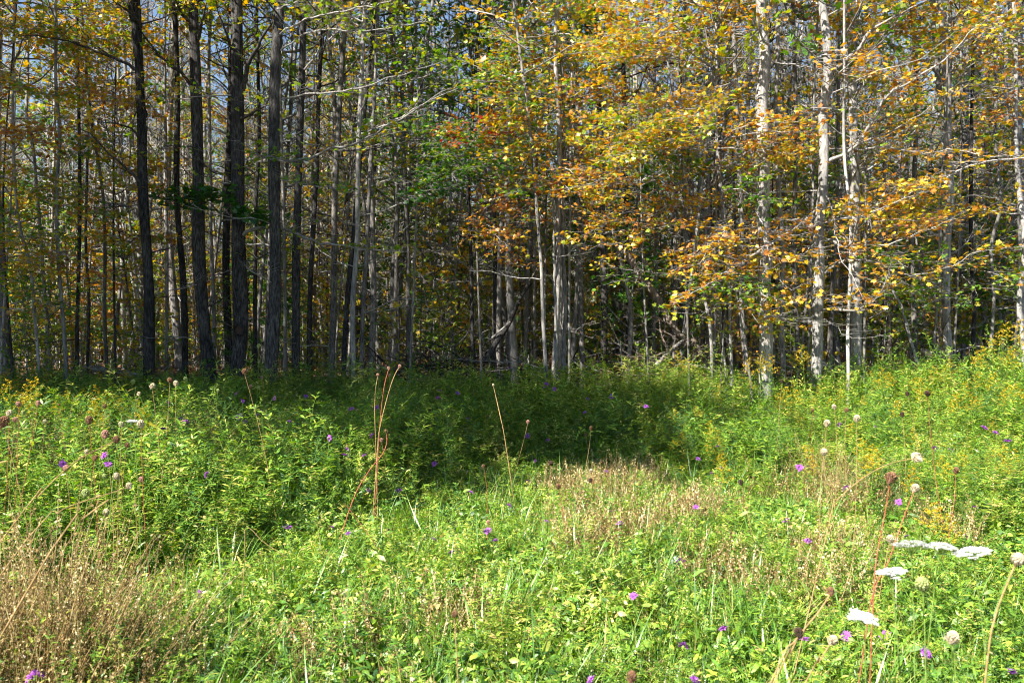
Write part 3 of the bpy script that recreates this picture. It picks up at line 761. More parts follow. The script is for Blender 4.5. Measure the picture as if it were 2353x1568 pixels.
limb(t7, o7, c1((2040, 470), (2150, 330), (2300, 180), (2480, 60), (2600, -20)), 14.9, 0.02, tw='twig', twl=0.7)
# dark green layered leaves in front of the black trunks
for pts in (c4((1060, 90), (1200, 120), (1330, 100), (1430, 60), (1560, 110), (1700, 200)), c4((1000, 40), (1150, 60), (1350, 30), (1500, 40)), c4((1480, 210), (1600, 180), (1720, 190), (1790, 215))):
    limb(t4, o4, pts, 13.3, 0.02, leaf=9, fol='green', tw=TD, twl=0.5, gap=0.09, tint=0.35, lsize=0.10, flat=0.15, dY=-0.3)
# -- traced limbs of the bright dappled trunk and its neighbours
for pts, r, lf in [
    (c6((985, 800), (1060, 790), (1150, 805), (1290, 780), (1380, 690), (1440, 570), (1480, 430)), 0.036, 0.3),
    (c6((1020, 555), (1080, 510), (1140, 480), (1290, 462), (1400, 500), (1530, 562), (1700, 560), (1880, 500), (2060, 410), (2353, 380)), 0.030, 0.4),
    (c6((1000, 345), (1060, 328), (1120, 378), (1200, 350), (1235, 200), (1250, 110)), 0.03, 0.4),
    (c6((1130, 380), (1300, 370), (1500, 345), (1640, 280), (1760, 240), (1900, 190)), 0.018, 0.5),
    (c3((1045, 480), (1150, 420), (1250, 310), (1330, 200), (1440, 140), (1530, 90), (1660, 30), (1760, -30)), 0.05, 0.8),
    (c3((1040, 600), (1130, 480), (1260, 370)), 0.03, 0.8),
    (c3((1020, 1090), (1130, 1040), (1240, 970), (1330, 830), (1400, 690), (1480, 610), (1680, 500), (1860, 365), (1980, 230), (2120, 110), (2260, -10)), 0.04, 0.3),
    (c3((1290, 1000), (1460, 990), (1660, 1030), (1900, 1010), (2100, 1050), (2353, 1040)), 0.02, 0.3),
    (c3((1240, 970), (1450, 880), (1600, 800), (1760, 690), (1880, 590)), 0.022, 0.5),
    (c3((1000, 370), (1100, 370), (1200, 390), (1300, 400)), 0.014, 0.3),
    (c6((990, 95), (880, 200), (760, 290), (650, 360), (450, 490), (250, 620), (0, 760)), 0.026, 0.2),
    (c6((955, 350), (900, 410), (800, 460), (700, 500), (600, 560)), 0.016, 0.4),
    (c6((1000, 640), (900, 700), (780, 760), (680, 790)), 0.012, 0.2),
    (c6((1010, 20), (1060, 120), (1090, 300), (1130, 480), (1240, 640), (1300, 760)), 0.014, 0.2),
    (c6((1250, 180), (1400, 120), (1550, 60), (1700, 0)), 0.014, 0.5),
    (c6((1010, 860), (1080, 900), (1130, 960), (1200, 990)), 0.008, 0.0),
    (c6((940, 840), (860, 880), (790, 850), (720, 830)), 0.008, 0.0)]:
    limb(r5, or5, pts, 12.9, r * .8, leaf=lf, fol='gold', tw='twig', twl=0.65, gap=0.14, dY=-1.0, tint=0.7)
for pts, r in [(c3((380, 560), (300, 600), (200, 635), (40, 640)), 0.014), (c3((640, 300), (590, 240), (560, 160), (510, 110)), 0.022),
               (c6((550, 130), (600, 220), (620, 330), (650, 470)), 0.014), (c6((700, 250), (650, 290), (560, 330), (430, 330), (330, 350)), 0.012),
               (c6((560, 330), (500, 420), (380, 520), (260, 600), (120, 690), (0, 770)), 0.016), (c6((690, 520), (720, 600), (800, 680), (900, 600)), 0.008)]:
    limb(r2, or2, pts, 12.9, r, leaf=0.5, fol='gold', tw='twig', twl=0.6, gap=0.13, dY=-0.7, tint=0.7)
for pts in (c3((2350, 560), (2200, 600), (2060, 560), (1960, 570)), c3((2353, 1060), (2200, 1070), (2000, 1110), (1850, 1190), (1640, 1270), (1480, 1360), (1380, 1420)), c3((2353, 300), (2240, 260), (2120, 230))):
    limb(r10, o10, pts, 13.0, 0.016, leaf=0.3, fol='gold', tw='twig', twl=0.7, gap=0.14, dY=-0.3)

# ------------------------------------------------------------------ leafy maple boughs in front of the trunks (understory maples)
def maple(bx, by, top, Y, label, short, boughs, bark='bark_grey', w=6, fol='gold'):
    """understory maple: stem through (bx,by)-(top) and leafy boughs (x0,y0,x1,y1,n,material,tint,dY)"""
    root, P, o = front_tree([top, ((top[0] + bx) / 2 + random.uniform(-8, 8), (top[1] + by) / 2), (bx, by)], w, Y, bark, label, short, fol, crown=False, dead=0, toph=7.0 if top[1] < 150 else 4.5)
    for (x0, y0, x1, y1, width, fm, tint, dY) in boughs:
        mx, my = (x0 + x1) / 2, (y0 + y1) / 2 - 12
        n = max(1, int(width)) + (random.random() < .5)
        for k in range(n):
            yo = (k - (n - 1) / 2) * 30 + random.uniform(-16, 16)
            xo = random.uniform(-45, 45)
            limb(root, o, [(x0, y0 + yo * 0.3), (mx + xo * .5, my + yo * 0.8), (x1 + xo, y1 + yo)], Y - 0.1, 0.011, 0.003, leaf=7.0, fol=fm, tw='twig', twl=0.85, gap=0.105, tint=tint + random.uniform(-.1, .1), dY=dY + random.uniform(-.6, .4), lsize=0.076, flat=0.3, rise=0.06, start=0.1, tjit=0.27)
    return root

maple(1585, 850, (1560, 30), 13.2, 'golden-leaved maple filling the top centre, its lit boughs level and layered', 'the layered golden maple',
      [(1560, 60, 1420, 40, 2, 'gold', .45, -.8), (1560, 130, 1400, 110, 2, 'gold', .5, -1), (1565, 170, 1650, 120, 2, 'gold', .45, 1.2), (1570, 240, 1430, 300, 3, 'gold', .4, -1), (1570, 60, 1670, 20, 2, 'gold', .6, 1),
       (1575, 300, 1440, 370, 2, 'gold', .35, -1), (1575, 260, 1650, 230, 2, 'rust', .35, 1.2)])
maple(1720, 845, (1640, 240), 12.6, 'maple with a bright orange bough laid across the big ridged maple', 'the orange boughed maple',
      [(1640, 330, 1840, 320, 2, 'gold', .62, -.5), (1640, 345, 1480, 330, 3, 'gold', .45, -.6), (1640, 290, 1560, 270, 2, 'gold', .45, -.6), (1650, 380, 1840, 385, 1, 'gold', .35, 1.5),
       (1680, 520, 1590, 610, 2, 'rust', .35, -.6), (1690, 560, 1740, 600, 1, 'rust', .3, 1.5), (1660, 440, 1740, 470, 2, 'green', .6, -.4)])
maple(1490, 850, (1470, 320), 13.8, 'maple with rusty orange lower boughs hanging over the tilted dead log', 'the rusty boughed maple',
      [(1475, 510, 1600, 480, 2, 'gold', .5, -.8), (1475, 500, 1400, 530, 2, 'rust', .35, -.8), (1475, 560, 1380, 600, 1, 'rust', .4, -.5), (1470, 430, 1360, 440, 2, 'gold', .6, -.6), (1475, 620, 1420, 650, 1, 'mix', .4, -.6), (1475, 420, 1580, 400, 2, 'mix', .4, -.4)])
maple(1250, 850, (1265, 60), 14.4, 'mixed green and gold maple around the slim pale curved trunk', 'the green and gold maple',
      [(1265, 120, 1150, 100, 3, 'mix', .45, -.6), (1265, 160, 1380, 130, 3, 'gold', .35, -.6), (1265, 250, 1130, 230, 3, 'mix', .5, -.8), (1265, 260, 1380, 230, 2, 'gold', .55, -.8), (1260, 330, 1150, 340, 3, 'gold', .5, -.8), (1262, 360, 1380, 340, 2, 'gold', .5, -.6),
       (1262, 410, 1340, 430, 2, 'rust', .3, -.6), (1258, 60, 1340, 30, 3, 'mix', .5, -.5), (1255, 430, 1180, 460, 2, 'mix', .5, -.5)])
maple(1105, 845, (1100, 230), 14.6, 'maple carrying scarlet leaves above a dark green bough near the middle', 'the scarlet tipped maple',
      [(1100, 280, 1030, 290, 1, 'red', .5, -.3), (1100, 290, 1160, 285, 1, 'rust', .55, -.4), (1100, 330, 1060, 340, 1, 'red', .3, -.4), (1100, 380, 1000, 385, 3, 'green', .6, -.8), (1100, 385, 1170, 370, 2, 'green', .6, -.7), (1100, 420, 1010, 430, 2, 'green', .35, -.5),
       (1102, 530, 1180, 560, 2, 'rust', .45, -.5), (1102, 610, 1170, 620, 1, 'rust', .65, -.5), (1102, 500, 1160, 480, 1, 'rust', .5, -.5)])
maple(940, 845, (960, 90), 15.4, 'green-leaved maple behind the long bare limbs, sky showing through its top', 'the green maple with sky gaps',
      [(960, 150, 880, 130, 2, 'mix', .5, -.5), (960, 200, 1040, 160, 2, 'green', .7, -.5), (955, 260, 880, 280, 2, 'mix', .4, -.5), (955, 330, 1040, 330, 2, 'green', .6, -.5), (950, 420, 870, 400, 2, 'mix', .4, -.5)])
maple(1990, 850, (1985, 60), 13.6, 'maple with scattered amber leaves spread over the long bare limbs', 'the amber scattered maple',
      [(1985, 90, 1930, 60, 1, 'gold', .6, 1), (1985, 80, 2090, 60, 1, 'gold', .65, .6), (1985, 180, 2060, 190, 2, 'gold', .6, -.5), (1985, 30, 2060, 10, 2, 'gold', .55, -.5), (1990, 300, 2080, 270, 2, 'mix', .5, -.4), (1990, 380, 2060, 360, 2, 'rust', .3, -.4),
       (1990, 500, 2070, 470, 2, 'rust', .35, -.6), (1990, 460, 1950, 500, 1, 'gold', .5, .8), (1995, 590, 2060, 620, 1, 'green', .8, -.5), (1995, 540, 1955, 520, 1, 'gold', .7, .8)])
maple(2200, 845, (2215, 80), 14.0, 'maple with an orange bough hanging beside the pale forked trunk', 'the hanging orange maple',
      [(2210, 490, 2120, 500, 2, 'rust', .3, -.6), (2210, 495, 2280, 480, 1, 'gold', .6, -.6), (2212, 130, 2150, 110, 2, 'gold', .55, -.5), (2215, 170, 2310, 150, 1, 'gold', .45, -.5), (2215, 240, 2320, 260, 2, 'rust', .4, -.6), (2212, 300, 2290, 330, 2, 'mix', .6, -.5),
       (2205, 680, 2120, 690, 2, 'green', .8, -.5), (2210, 620, 2290, 640, 2, 'mix', .5, -.5), (2215, 100, 2290, 60, 2, 'gold', .5, -.5)])
maple(20, 845, (28, 80), 13.8, 'maple with dim olive and gold layers at the outermost edge of the shaded wood', 'the dim olive maple',
      [(25, 200, 110, 220, 2, 'gold', .5, -.6), (25, 300, 100, 320, 2, 'rust', .5, -.6), (25, 420, 110, 440, 3, 'gold', .4, -.6), (22, 500, 90, 530, 2, 'mix', .5, -.6), (22, 590, 100, 610, 3, 'gold', .45, -.6), (22, 100, 110, 90, 2, 'mix', .6, -.5), (22, 700, 100, 700, 2, 'mix', .5, -.5)], bark='bark_dark')
maple(270, 845, (262, 100), 14.8, 'maple of fine golden leaves between the mottled brown stem and split trunk', 'the fine golden maple',
      [(262, 180, 180, 200, 2, 'gold', .5, -.6), (262, 250, 340, 240, 2, 'gold', .55, -.6), (262, 330, 190, 330, 2, 'mix', .5, -.5), (262, 420, 330, 400, 2, 'gold', .5, -.5), (264, 480, 200, 500, 2, 'mix', .5, -.5), (264, 560, 330, 560, 2, 'gold', .5, -.5), (262, 120, 340, 100, 2, 'rust', .3, -.5), (262, 130, 190, 90, 2, 'gold', .4, -.5), (264, 650, 200, 660, 1, 'rust', .5, -.5)], bark='bark_dark')
maple(1655, 860, (1690, 560), 12.8, 'low maple shoot with fresh green leaves beside the foot of the big ridged maple', 'the low green shoot',
      [(1690, 640, 1640, 660, 1, 'green', .85, -.3), (1690, 620, 1730, 650, 1, 'green', .8, -.3), (1690, 700, 1650, 740, 1, 'gold', .35, -.3), (1690, 690, 1725, 745, 1, 'gold', .5, -.2)], w=4)

# ------------------------------------------------------------------ fallen and leaning timber
def log(pts, r, label, mat='wood', name='fallen_log', group=None, twigs=3, absolute=False, cat='log'):
    W = np.array(pts) if absolute else np.array([at(*p) for p in pts])
    o = W[0].copy()
    root = thing(name, label, cat, tuple(o), group)
    P = smooth_path(W - o, 0.15)
    g = Geo()
    tube(g, P, np.linspace(r, r * 0.6, len(P)), 10, rough=0.16, flute=0.06, cap=True)
    link('trunk', g.mesh('log', [M[mat]]), root)
    for _ in range(twigs):
        k = random.randrange(len(P) // 3, len(P))
        g = Geo(); lv = Leaves()
        grow(g, lv, wander(P[k], R.normal(size=3) + [0, -0.3, 0.3], 0.5 + 0.9 * R.random(), 6, 0.2), 0.012, 0.003, 0.35, 0.16, sub=1, sides=4)
        link('branch', g.mesh('branch', [M['wood']]), root)
log([(*c5((1910, 370))[0], 16.2), (*c5((2010, 530))[0], 15.8), (*c5((2150, 720))[0], 15.4), (*c5((2270, 930))[0], 15.0), (1600, 800, 14.6), (1630, 850, 14.4)], 0.075, 'thick dead log tilted against the trees, sloping down to the right', 'wood', 'leaning_log')
log([(*c5((1000, 1150))[0], 15.2), (*c5((1060, 1030))[0], 15.4), (*c5((1150, 900))[0], 15.7), (*c5((1230, 720))[0], 16), (*c5((1300, 620))[0], 16.2)], 0.06, 'black log leaning up to the right behind the dark weeds', 'bark_dark', 'leaning_log')
log([(*c5((1040, 990))[0], 15.4), (*c5((1165, 880))[0], 15.5)], 0.02, 'short pale broken pole crossing the leaning black log', 'bark_pale', 'leaning_log', twigs=0)
log([(*c6((1660, 1080))[0], 14.6), (*c6((1800, 1120))[0], 14.4), (*c6((1940, 1150))[0], 14.1)], 0.075, 'mossy brown log lying at the foot of the pale forked trunk', 'wood', twigs=2)
log([(*c6((50, 1060))[0], 14.5), (*c6((130, 1000))[0], 14.5), (*c6((200, 1130))[0], 14.2)], 0.06, 'bent brown log within the heap of fallen branches', 'wood', twigs=3)
log([(*c6((-120, 1180))[0], 14.3), (*c6((0, 1060))[0], 14.6), (*c6((100, 980))[0], 14.8)], 0.045, 'slanting grey log propped on the heap of fallen branches', 'bark_grey', twigs=3)
log([(200, 842, 17.5), (250, 850, 16.8), (330, 862, 15.8)], 0.07, 'white weathered log catching sun in the dark undergrowth', 'bark_pale', twigs=1)
log([(1160, 735, 23), (1222, 770, 22.6), (1231, 818, 22.4)][1:], 0.13, 'broad sunlit stump with flaring foot seen through the trees', 'bark_grey', 'tree_stump', twigs=0, cat='stump')

def brush(cx, cy, Y, wid, hgt, n, label, mat='wood'):
    c = at(cx, cy, Y)
    gz = float(ground(c[0], c[1]))
    root = thing('brush_pile', label, 'brush pile', (c[0], c[1], gz))
    for i in range(n):
        x = R.normal() * wid * 0.4; y = R.normal() * wid * 0.22
        a = R.random() * 2 * PI
        tilt = R.random() ** 1.6 * 0.9
        L = 0.7 + 1.6 * R.random()
        z = hgt * R.random() * math.exp(-(x / wid) ** 2 * 2)
        g = Geo(); lv = Leaves()
        p = wander([x, y, z], [math.cos(a), math.sin(a) * 0.6, tilt * (1 if R.random() < .7 else -.3)], L, 6, 0.14)
        p[:, 2] = np.maximum(p[:, 2], 0.01)
        grow(g, lv, p, 0.008 + 0.02 * R.random() ** 2, 0.003, 0.35, 0.2, 0.25, sub=1, sides=4)
        link('branch', g.mesh('branch', [M[mat if R.random() < .75 else 'twig']]), root)
brush(1050, 815, 16.5, 1.7, 0.7, 60, 'black heap of thin dead branches on the shaded floor, under the jet black pole', 'bark_dark')
brush(960, 825, 18.0, 1.4, 0.5, 35, 'loose scatter of dead twigs beside the swelling grey trunk', 'bark_dark')
brush(1545, 790, 14.8, 1.3, 0.9, 60, 'brown heap of fallen branches below the tilted dead log')
brush(1960, 825, 14.6, 1.5, 0.5, 45, 'dark tangle of dead branches between the bright dappled trunk and the shredded snag')
brush(2120, 830, 14.4, 1.3, 0.45, 30, 'low tangle of bleached sticks beside the mossy brown log')
brush(300, 840, 16.5, 1.5, 0.45, 30, 'pale twigs scattered in shade near the white weathered log')
brush(1330, 835, 17.0, 1.5, 0.5, 30, 'thin dead sticks heaped behind the many-stemmed trunk', 'bark_dark')

# ------------------------------------------------------------------ the wood behind: individual trees
ORD = 'first second third fourth fifth sixth seventh eighth ninth tenth eleventh twelfth thirteenth fourteenth fifteenth sixteenth seventeenth eighteenth nineteenth twentieth'.split()
def ordinal(k):
    if k < 20: return ORD[k]
    n = k + 1
    s = 'th' if 10 <= n % 100 <= 20 else {1: 'st', 2: 'nd', 3: 'rd'}.get(n % 10, 'th')
    return f'{n}{s}'

taken = [(at(x, 800, Y)[0], Y) for x, _s, Y in NAMED]
def copy_tree(pair, x, y, s, fol, bark, name='tree', rot=None, zs=1.0):
    root = thing(name, None, 'tree', (x, y, float(ground(x, y)) - 0.02))
    rot = R.random() * 6.28 if rot is None else rot
    root.rotation_euler = ((R.random() - .5) * 0.07, (R.random() - .5) * 0.07, rot)
    root.scale = (s, s, s * zs)
    a = link('trunk', pair[0], root); set_mat(a, 0, M[bark])
    b = link('crown', pair[1], root); set_mat(b, 0, M[fol])
    taken.append((x, y))
    return root

BACK = []
def free(x, y, d):
    return all((x - a) ** 2 + (y - b) ** 2 > d * d for a, b in taken)
def pick_fol(x, y):
    sx = x / y
    u = R.random()
    if sx > 0.1:
        return 'gold' if u < .40 else 'mix' if u < .72 else 'rust' if u < .82 else 'green'
    if sx > -0.2:
        return 'mix' if u < .42 else 'green' if u < .80 else 'gold' if u < .95 else 'rust'
    return 'gold' if u < .30 else 'mix' if u < .70 else 'rust' if u < .76 else 'green'
tries = 0
while len(BACK) < 228 and tries < 20000:
    tries += 1
    y = 14.8 + 31 * R.random() ** 0.9
    x = (R.random() * 2 - 1) * (0.70 * y)
    sap = R.random() < 0.46
    if not free(x, y, (0.55 if sap else 0.95)): continue
    qx = 1176 + x / y * F
    if any(a < qx < b for a, b in ((80, 300), (640, 730), (940, 1130), (1330, 1400), (1480, 1530), (2060, 2150))) and not (sap and y > 19) and R.random() < 0.85: continue
    fol = pick_fol(x, y)
    bark = 'bark_pale' if R.random() < (.6 if x > 0 else .42) else 'bark_grey' if R.random() < .6 else 'bark_dark'
    if sap:
        t = copy_tree(random.choice(SAPS if y > 19 else NEARSAP), x, y, 0.8 + 0.5 * R.random(), fol, bark)
    else:
        t = copy_tree(random.choice(POLES), x, y, 0.85 + 0.3 * R.random(), fol, bark)
    BACK.append((x, y, sap, fol, bark, t))
for k in range(22):
    px = random.choice([random.uniform(30, 900), random.uniform(900, 2330)])
    y = random.uniform(14.2, 17.5)
    x = (px - 1176) / F * y
    fol = random.choice(['green', 'mix', 'mix', 'gold'])
    t = copy_tree(random.choice(LOW), x, y, random.uniform(.32, .6), fol, 'bark_grey', name='young_maple')
    BACK.append((x, y, True, fol, 'bark_grey', t))
# trees beside the meadow, outside the picture on the left, whose shade falls into it
SHADE = []
for i in range(2):
    g = Geo(); lv = Leaves()
    P = trunk_path(12, 0.1, 0.2)
    tube(g, P, np.linspace(0.14, 0.04, len(P)), 8)
    for k in range(46):
        u = k / 46
        az = k * 2.4
        L = 2.3 * math.sin(PI * (0.15 + 0.8 * u)) ** 0.6 * (0.6 + 0.6 * R.random())
        path = wander([0, 0, 7.2 + 4.8 * u], [math.cos(az), math.sin(az), 0.2 + 0.3 * u], L, 6, 0.16, 0.03)
        grow(g, lv, path, 0.02, 0.004, 0.30 * L + 0.25, 0.15, 0.2, 9, 0.13, 0.5, sub=1, sides=3)
    gc = Geo(); lv.flush(gc, SIMPLE_V, SIMPLE_F)
    SHADE.append((g.mesh('trunk_edge', [M['bark_grey']]), gc.mesh('crown_edge', [M['mix']])))
for k, (x, y, s) in enumerate([(-8.0, 2.8, 1.0), (-6.9, 3.2, 1.0), (-7.4, 4.8, 1.0), (-8.8, 4.4, 1.0), (-6.3, 5.0, 0.9), (-9.4, 6.4, 1.0), (-7.6, 6.8, 0.95), (-11.2, 7.9, 1.0), (-13.3, 8.2, 1.05), (-15.5, 8.4, 1.05), (-17.6, 8.8, 1.1), (-9.9, 9.2, 0.95), (-12.6, 10.2, 1.0),
                               (-15.0, 10.8, 1.1), (-14.8, 5.8, 1.3), (-17.0, 6.2, 1.35), (-19.4, 6.6, 1.4), (-21.5, 7.6, 1.4), (-12.6, 5.4, 1.3), (-18.6, 10.4, 1.2), (-18.0, 3.4, 1.55), (-15.6, 3.2, 1.5), (-20.5, 3.8, 1.55)]):
    t = copy_tree(SHADE[k % 2], x, y, s, 'mix', 'bark_grey', rot=k * 1.3)
    tag(t, 'mixed green and gold tree on the edge of the meadow outside the view', 'tree', group='trees beside the meadow')

fol_word = {'gold': 'golden', 'mix': 'green and gold', 'rust': 'rusty', 'green': 'green', 'red': 'red'}
bark_word = {'bark_pale': 'pale', 'bark_grey': 'grey', 'bark_dark': 'dark'}
nm = sorted(NAMED)
groups = {}
for b in BACK:
    px = 1176 + b[0] / b[1] * F
    left = [n for n in nm if n[0] <= px and 'maple' not in n[1]]
    key = ((left[-1][1] if left else 'the picture edge'), b[2], b[4], b[3])
    groups.setdefault(key, []).append(b)
for (near, sap, bark, fol), bs in groups.items():
    bs.sort(key=lambda b: b[1])
    for k, b in enumerate(bs):
        kind = 'sapling' if sap else 'tall tree'
        side = 'behind' if near != 'the picture edge' else 'beyond'
        o_ = '' if len(bs) == 1 else ordinal(k) + ' deepest, '
        lab = f"{bark_word[bark]} {kind}, {fol_word[fol]} leaves, {o_}{side} and right of {near}"
        ws = lab.split()
        if len(ws) > 16: lab = f"{bark_word[bark]} {kind}, {fol_word[fol]} leaves, {o_}behind {near}"
        b[5]['label'] = ' '.join(lab.split()[:16])
        b[5]['category'] = 'tree'
        b[5]['group'] = 'saplings inside the wood' if sap else 'tall trees inside the wood'

# ------------------------------------------------------------------ scatter helper (stuff)
def scatter(name, protos, pts, idx, rot, scl, label):
    me = bpy.data.meshes.new(name)
    n = len(pts)
    me.vertices.add(n)
    me.vertices.foreach_set('co', np.asarray(pts, float).ravel())
    a = me.attributes.new('rot', 'FLOAT_VECTOR', 'POINT'); a.data.foreach_set('vector', np.asarray(rot, float).ravel())
    a = me.attributes.new('scl', 'FLOAT_VECTOR', 'POINT'); a.data.foreach_set('vector', np.asarray(scl, float).ravel())
    a = me.attributes.new('idx', 'INT', 'POINT'); a.data.foreach_set('value', np.asarray(idx, np.int32))
    coll = bpy.data.collections.new(name + '_kinds')
    for k, m in enumerate(protos):
        o = bpy.data.objects.new(f'{name}_kind_{k:02d}', m)
        coll.objects.link(o)
    ng = bpy.data.node_groups.new(name, 'GeometryNodeTree')
    ng.interface.new_socket('Geometry', in_out='INPUT', socket_type='NodeSocketGeometry')
    ng.interface.new_socket('Geometry', in_out='OUTPUT', socket_type='NodeSocketGeometry')
    N = ng.nodes; L = ng.links.new
    gi = N.new('NodeGroupInput'); go = N.new('NodeGroupOutput')
    ip = N.new('GeometryNodeInstanceOnPoints')
    ci = N.new('GeometryNodeCollectionInfo')
    ci.inputs['Collection'].default_value = coll
    ci.inputs['Separate Children'].default_value = True
    ci.inputs['Reset Children'].default_value = True
    def na(nm_, tp):
        x = N.new('GeometryNodeInputNamedAttribute'); x.data_type = tp; x.inputs['Name'].default_value = nm_
        return x.outputs['Attribute']
    L(gi.outputs[0], ip.inputs['Points'])
    L(ci.outputs[0], ip.inputs['Instance'])
    ip.inputs['Pick Instance'].default_value = True
    L(na('idx', 'INT'), ip.inputs['Instance Index'])
    L(na('rot', 'FLOAT_VECTOR'), ip.inputs['Rotation'])
    L(na('scl', 'FLOAT_VECTOR'), ip.inputs['Scale'])
    L(ip.outputs[0], go.inputs[0])
    o = link(name, me, label=label, kind='stuff')
    md = o.modifiers.new('scatter', 'NODES')
    md.node_group = ng
    return o

# far wood that reads as one mass
def joined(pair, fol, bark):
    g = Geo()
    me2 = bpy.data.meshes.new('far_tree')
    for k, (m, mt) in enumerate(((pair[0], 0), (pair[1], 1))):
        nv = len(m.vertices)
        co = np.empty(nv * 3); m.vertices.foreach_get('co', co)
        ti = np.empty(nv); m.attributes['tint'].data.foreach_get('value', ti)
        nl = len(m.loops); lp = np.empty(nl, np.int32); m.loops.foreach_get('vertex_index', lp)
        lt = np.empty(len(m.polygons), np.int32); m.polygons.foreach_get('loop_total', lt)
        g.add(co.reshape(-1, 3), lp.reshape(-1, lt[0]), ti, mt)
    return g.mesh('far_tree', [M[bark], M[fol]])
far = [joined(POLES[0], 'gold', 'bark_pale'), joined(POLES[1], 'mix', 'bark_grey'), joined(POLES[2], 'rust', 'bark_grey'), joined(POLES[3], 'green', 'bark_pale'),
       joined(SAPS[0], 'gold', 'bark_pale'), joined(SAPS[1], 'mix', 'bark_grey'), joined(SAPS[2], 'gold', 'bark_grey'), joined(SAPS[3], 'rust', 'bark_pale')]
n = 720
fy = 38 + 60 * R.random(n); fx = (R.random(n) * 2 - 1) * 0.74 * fy
kd = R.choice(8, n, p=[.12, .18, .05, .18, .12, .18, .10, .07])
qx = 1176 + fx / fy * F
hole = np.zeros(n, bool)
for a, b in ((80, 300), (640, 730), (940, 1130), (1330, 1400), (1480, 1530), (2060, 2150)):
    hole |= (qx > a) & (qx < b)
kp = ~(hole & (kd < 4) & (fy < 66) & (R.random(n) < .8))
fx, fy, kd = fx[kp], fy[kp], kd[kp]; n = len(fx)
fz = ground(fx, fy) - 0.03
sc = 0.85 + 0.4 * R.random(n)
scatter('far_woods', far, np.stack([fx, fy, fz], -1), kd, np.stack([0.05 * R.normal(size=n), 0.05 * R.normal(size=n), R.random(n) * 6.28], -1), np.stack([sc, sc, sc], -1), 'far wood of pale stems and yellow leaves closing the view between the trunks')

n = 620
bx = [m[0] for m in SAPS] + [m[0] for m in POLES[:3]]
pk = []
for k, m in enumerate(bx):
    c_ = m.copy(); c_.materials.clear(); c_.materials.append(M['bark_pale' if k % 3 else 'bark_grey']); pk.append(c_)
fy = 17.5 + 34 * R.random(n); fx = (R.random(n) * 2 - 1) * 0.70 * fy
kx = R.integers(0, len(pk), n)
sc = np.where(kx < 4, 1.0, 0.55) * (0.8 + 0.5 * R.random(n))
scatter('bare_young_stems', pk, np.stack([fx, fy, ground(fx, fy) - 0.03], -1), kx, np.stack([0.07 * R.normal(size=n), 0.07 * R.normal(size=n), R.random(n) * 6.28], -1), np.stack([sc, sc, sc * 1.5], -1), 'crowd of thin bare grey stems filling the wood behind the larger trunks')
lowk = [joined(LOW[0], 'gold', 'bark_grey'), joined(LOW[1], 'mix', 'bark_grey'), joined(LOW[2], 'green', 'bark_grey'), joined(LOW[0], 'rust', 'bark_grey'), joined(LOW[1], 'gold', 'bark_pale')]
n = 1150
fy = 17 + 79 * R.random(n) ** 0.95; fx = (R.random(n) * 2 - 1) * 0.74 * fy
sc = 0.6 + 0.6 * R.random(n)
scatter('undergrowth', lowk, np.stack([fx, fy, ground(fx, fy) - 0.03], -1), R.choice(5, n, p=[.2, .36, .28, .06, .1]), np.stack([0.08 * R.normal(size=n), 0.08 * R.normal(size=n), R.random(n) * 6.28], -1), np.stack([sc, sc, sc * 1.1], -1), 'low leafy undergrowth of young maples filling the floor of the wood')

# ------------------------------------------------------------------ weeds
def stalk(nl, lsize, branches, mat_leaf='weed', top_tuft=False, spread=0.12):
    g = Geo(); lv = Leaves()
    a = R.random() * 6.28; c = 0.05 + spread * R.random()
    z = np.linspace(0, 1, 8)
    P = np.stack([c * math.cos(a) * z ** 2, c * math.sin(a) * z ** 2, z], -1)
    tube(g, P, np.linspace(0.0045, 0.002, 8), 3, 0.5, 1)
    paths = [(P, 1.0)]
    for b in range(branches):
        k = random.randint(2, 6)
        az = R.random() * 6.28
        L = 0.18 + 0.28 * R.random()
        q = wander(P[k], [math.cos(az), math.sin(az), 0.9], L, 4, 0.12, 0.08)
        tube(g, q, np.linspace(0.0025, 0.001, 5), 3, 0.5, 1)
        paths.append((q, 0.75))
    for pth, sf in paths:
        m = int(nl * (1 if sf == 1 else 0.35))
        for i in range(m):
            u = 0.08 + 0.92 * R.random() ** 0.8
            x = u * (len(pth) - 1); k = min(int(x), len(pth) - 2)
            p = pth[k] + (pth[k + 1] - pth[k]) * (x - k)
            az = i * 2.4 + R.random()
            el = 0.25 + 0.5 * R.random() - 0.35 * (1 - u)
            yd = np.array([math.cos(az), math.sin(az), el])
            lv.put(p, yd, np.array([0, 0, 1.0]) + 0.3 * R.normal(size=3), lsize * sf * (0.55 + 0.8 * R.random()) * (1.1 - 0.45 * u), 0.5 + 0.2 * R.normal())
    lv.flush(g, LANCE_V, LANCE_F, 0)
    return g.mesh('weed', [M[mat_leaf], M['stem']])

def clump(n, r, h, size, mat_leaf='weed', T=(OVAL_V, OVAL_F)):
    g = Geo(); lv = Leaves()
    for i in range(n):
        a = R.random() * 6.28; rr = r * math.sqrt(R.random())
        zz = h * (0.2 + 0.8 * R.random())
        p = np.array([rr * math.cos(a), rr * math.sin(a), zz])
        lv.put(p, np.array([math.cos(a) + 0.7 * R.normal(), math.sin(a) + 0.7 * R.normal(), 0.35 * R.normal()]), np.array([0, 0, 1.0]) + 0.45 * R.normal(size=3), size * (0.5 + R.random()), 0.5 + 0.22 * R.normal())
        if i % 3 == 0:
            tube(g, np.array([[p[0] * 0.4, p[1] * 0.4, 0], p]), [0.0015, 0.001], 3, 0.5, 1)
    lv.flush(g, T[0], T[1], 0)
    return g.mesh('clump', [M[mat_leaf], M['stem']])

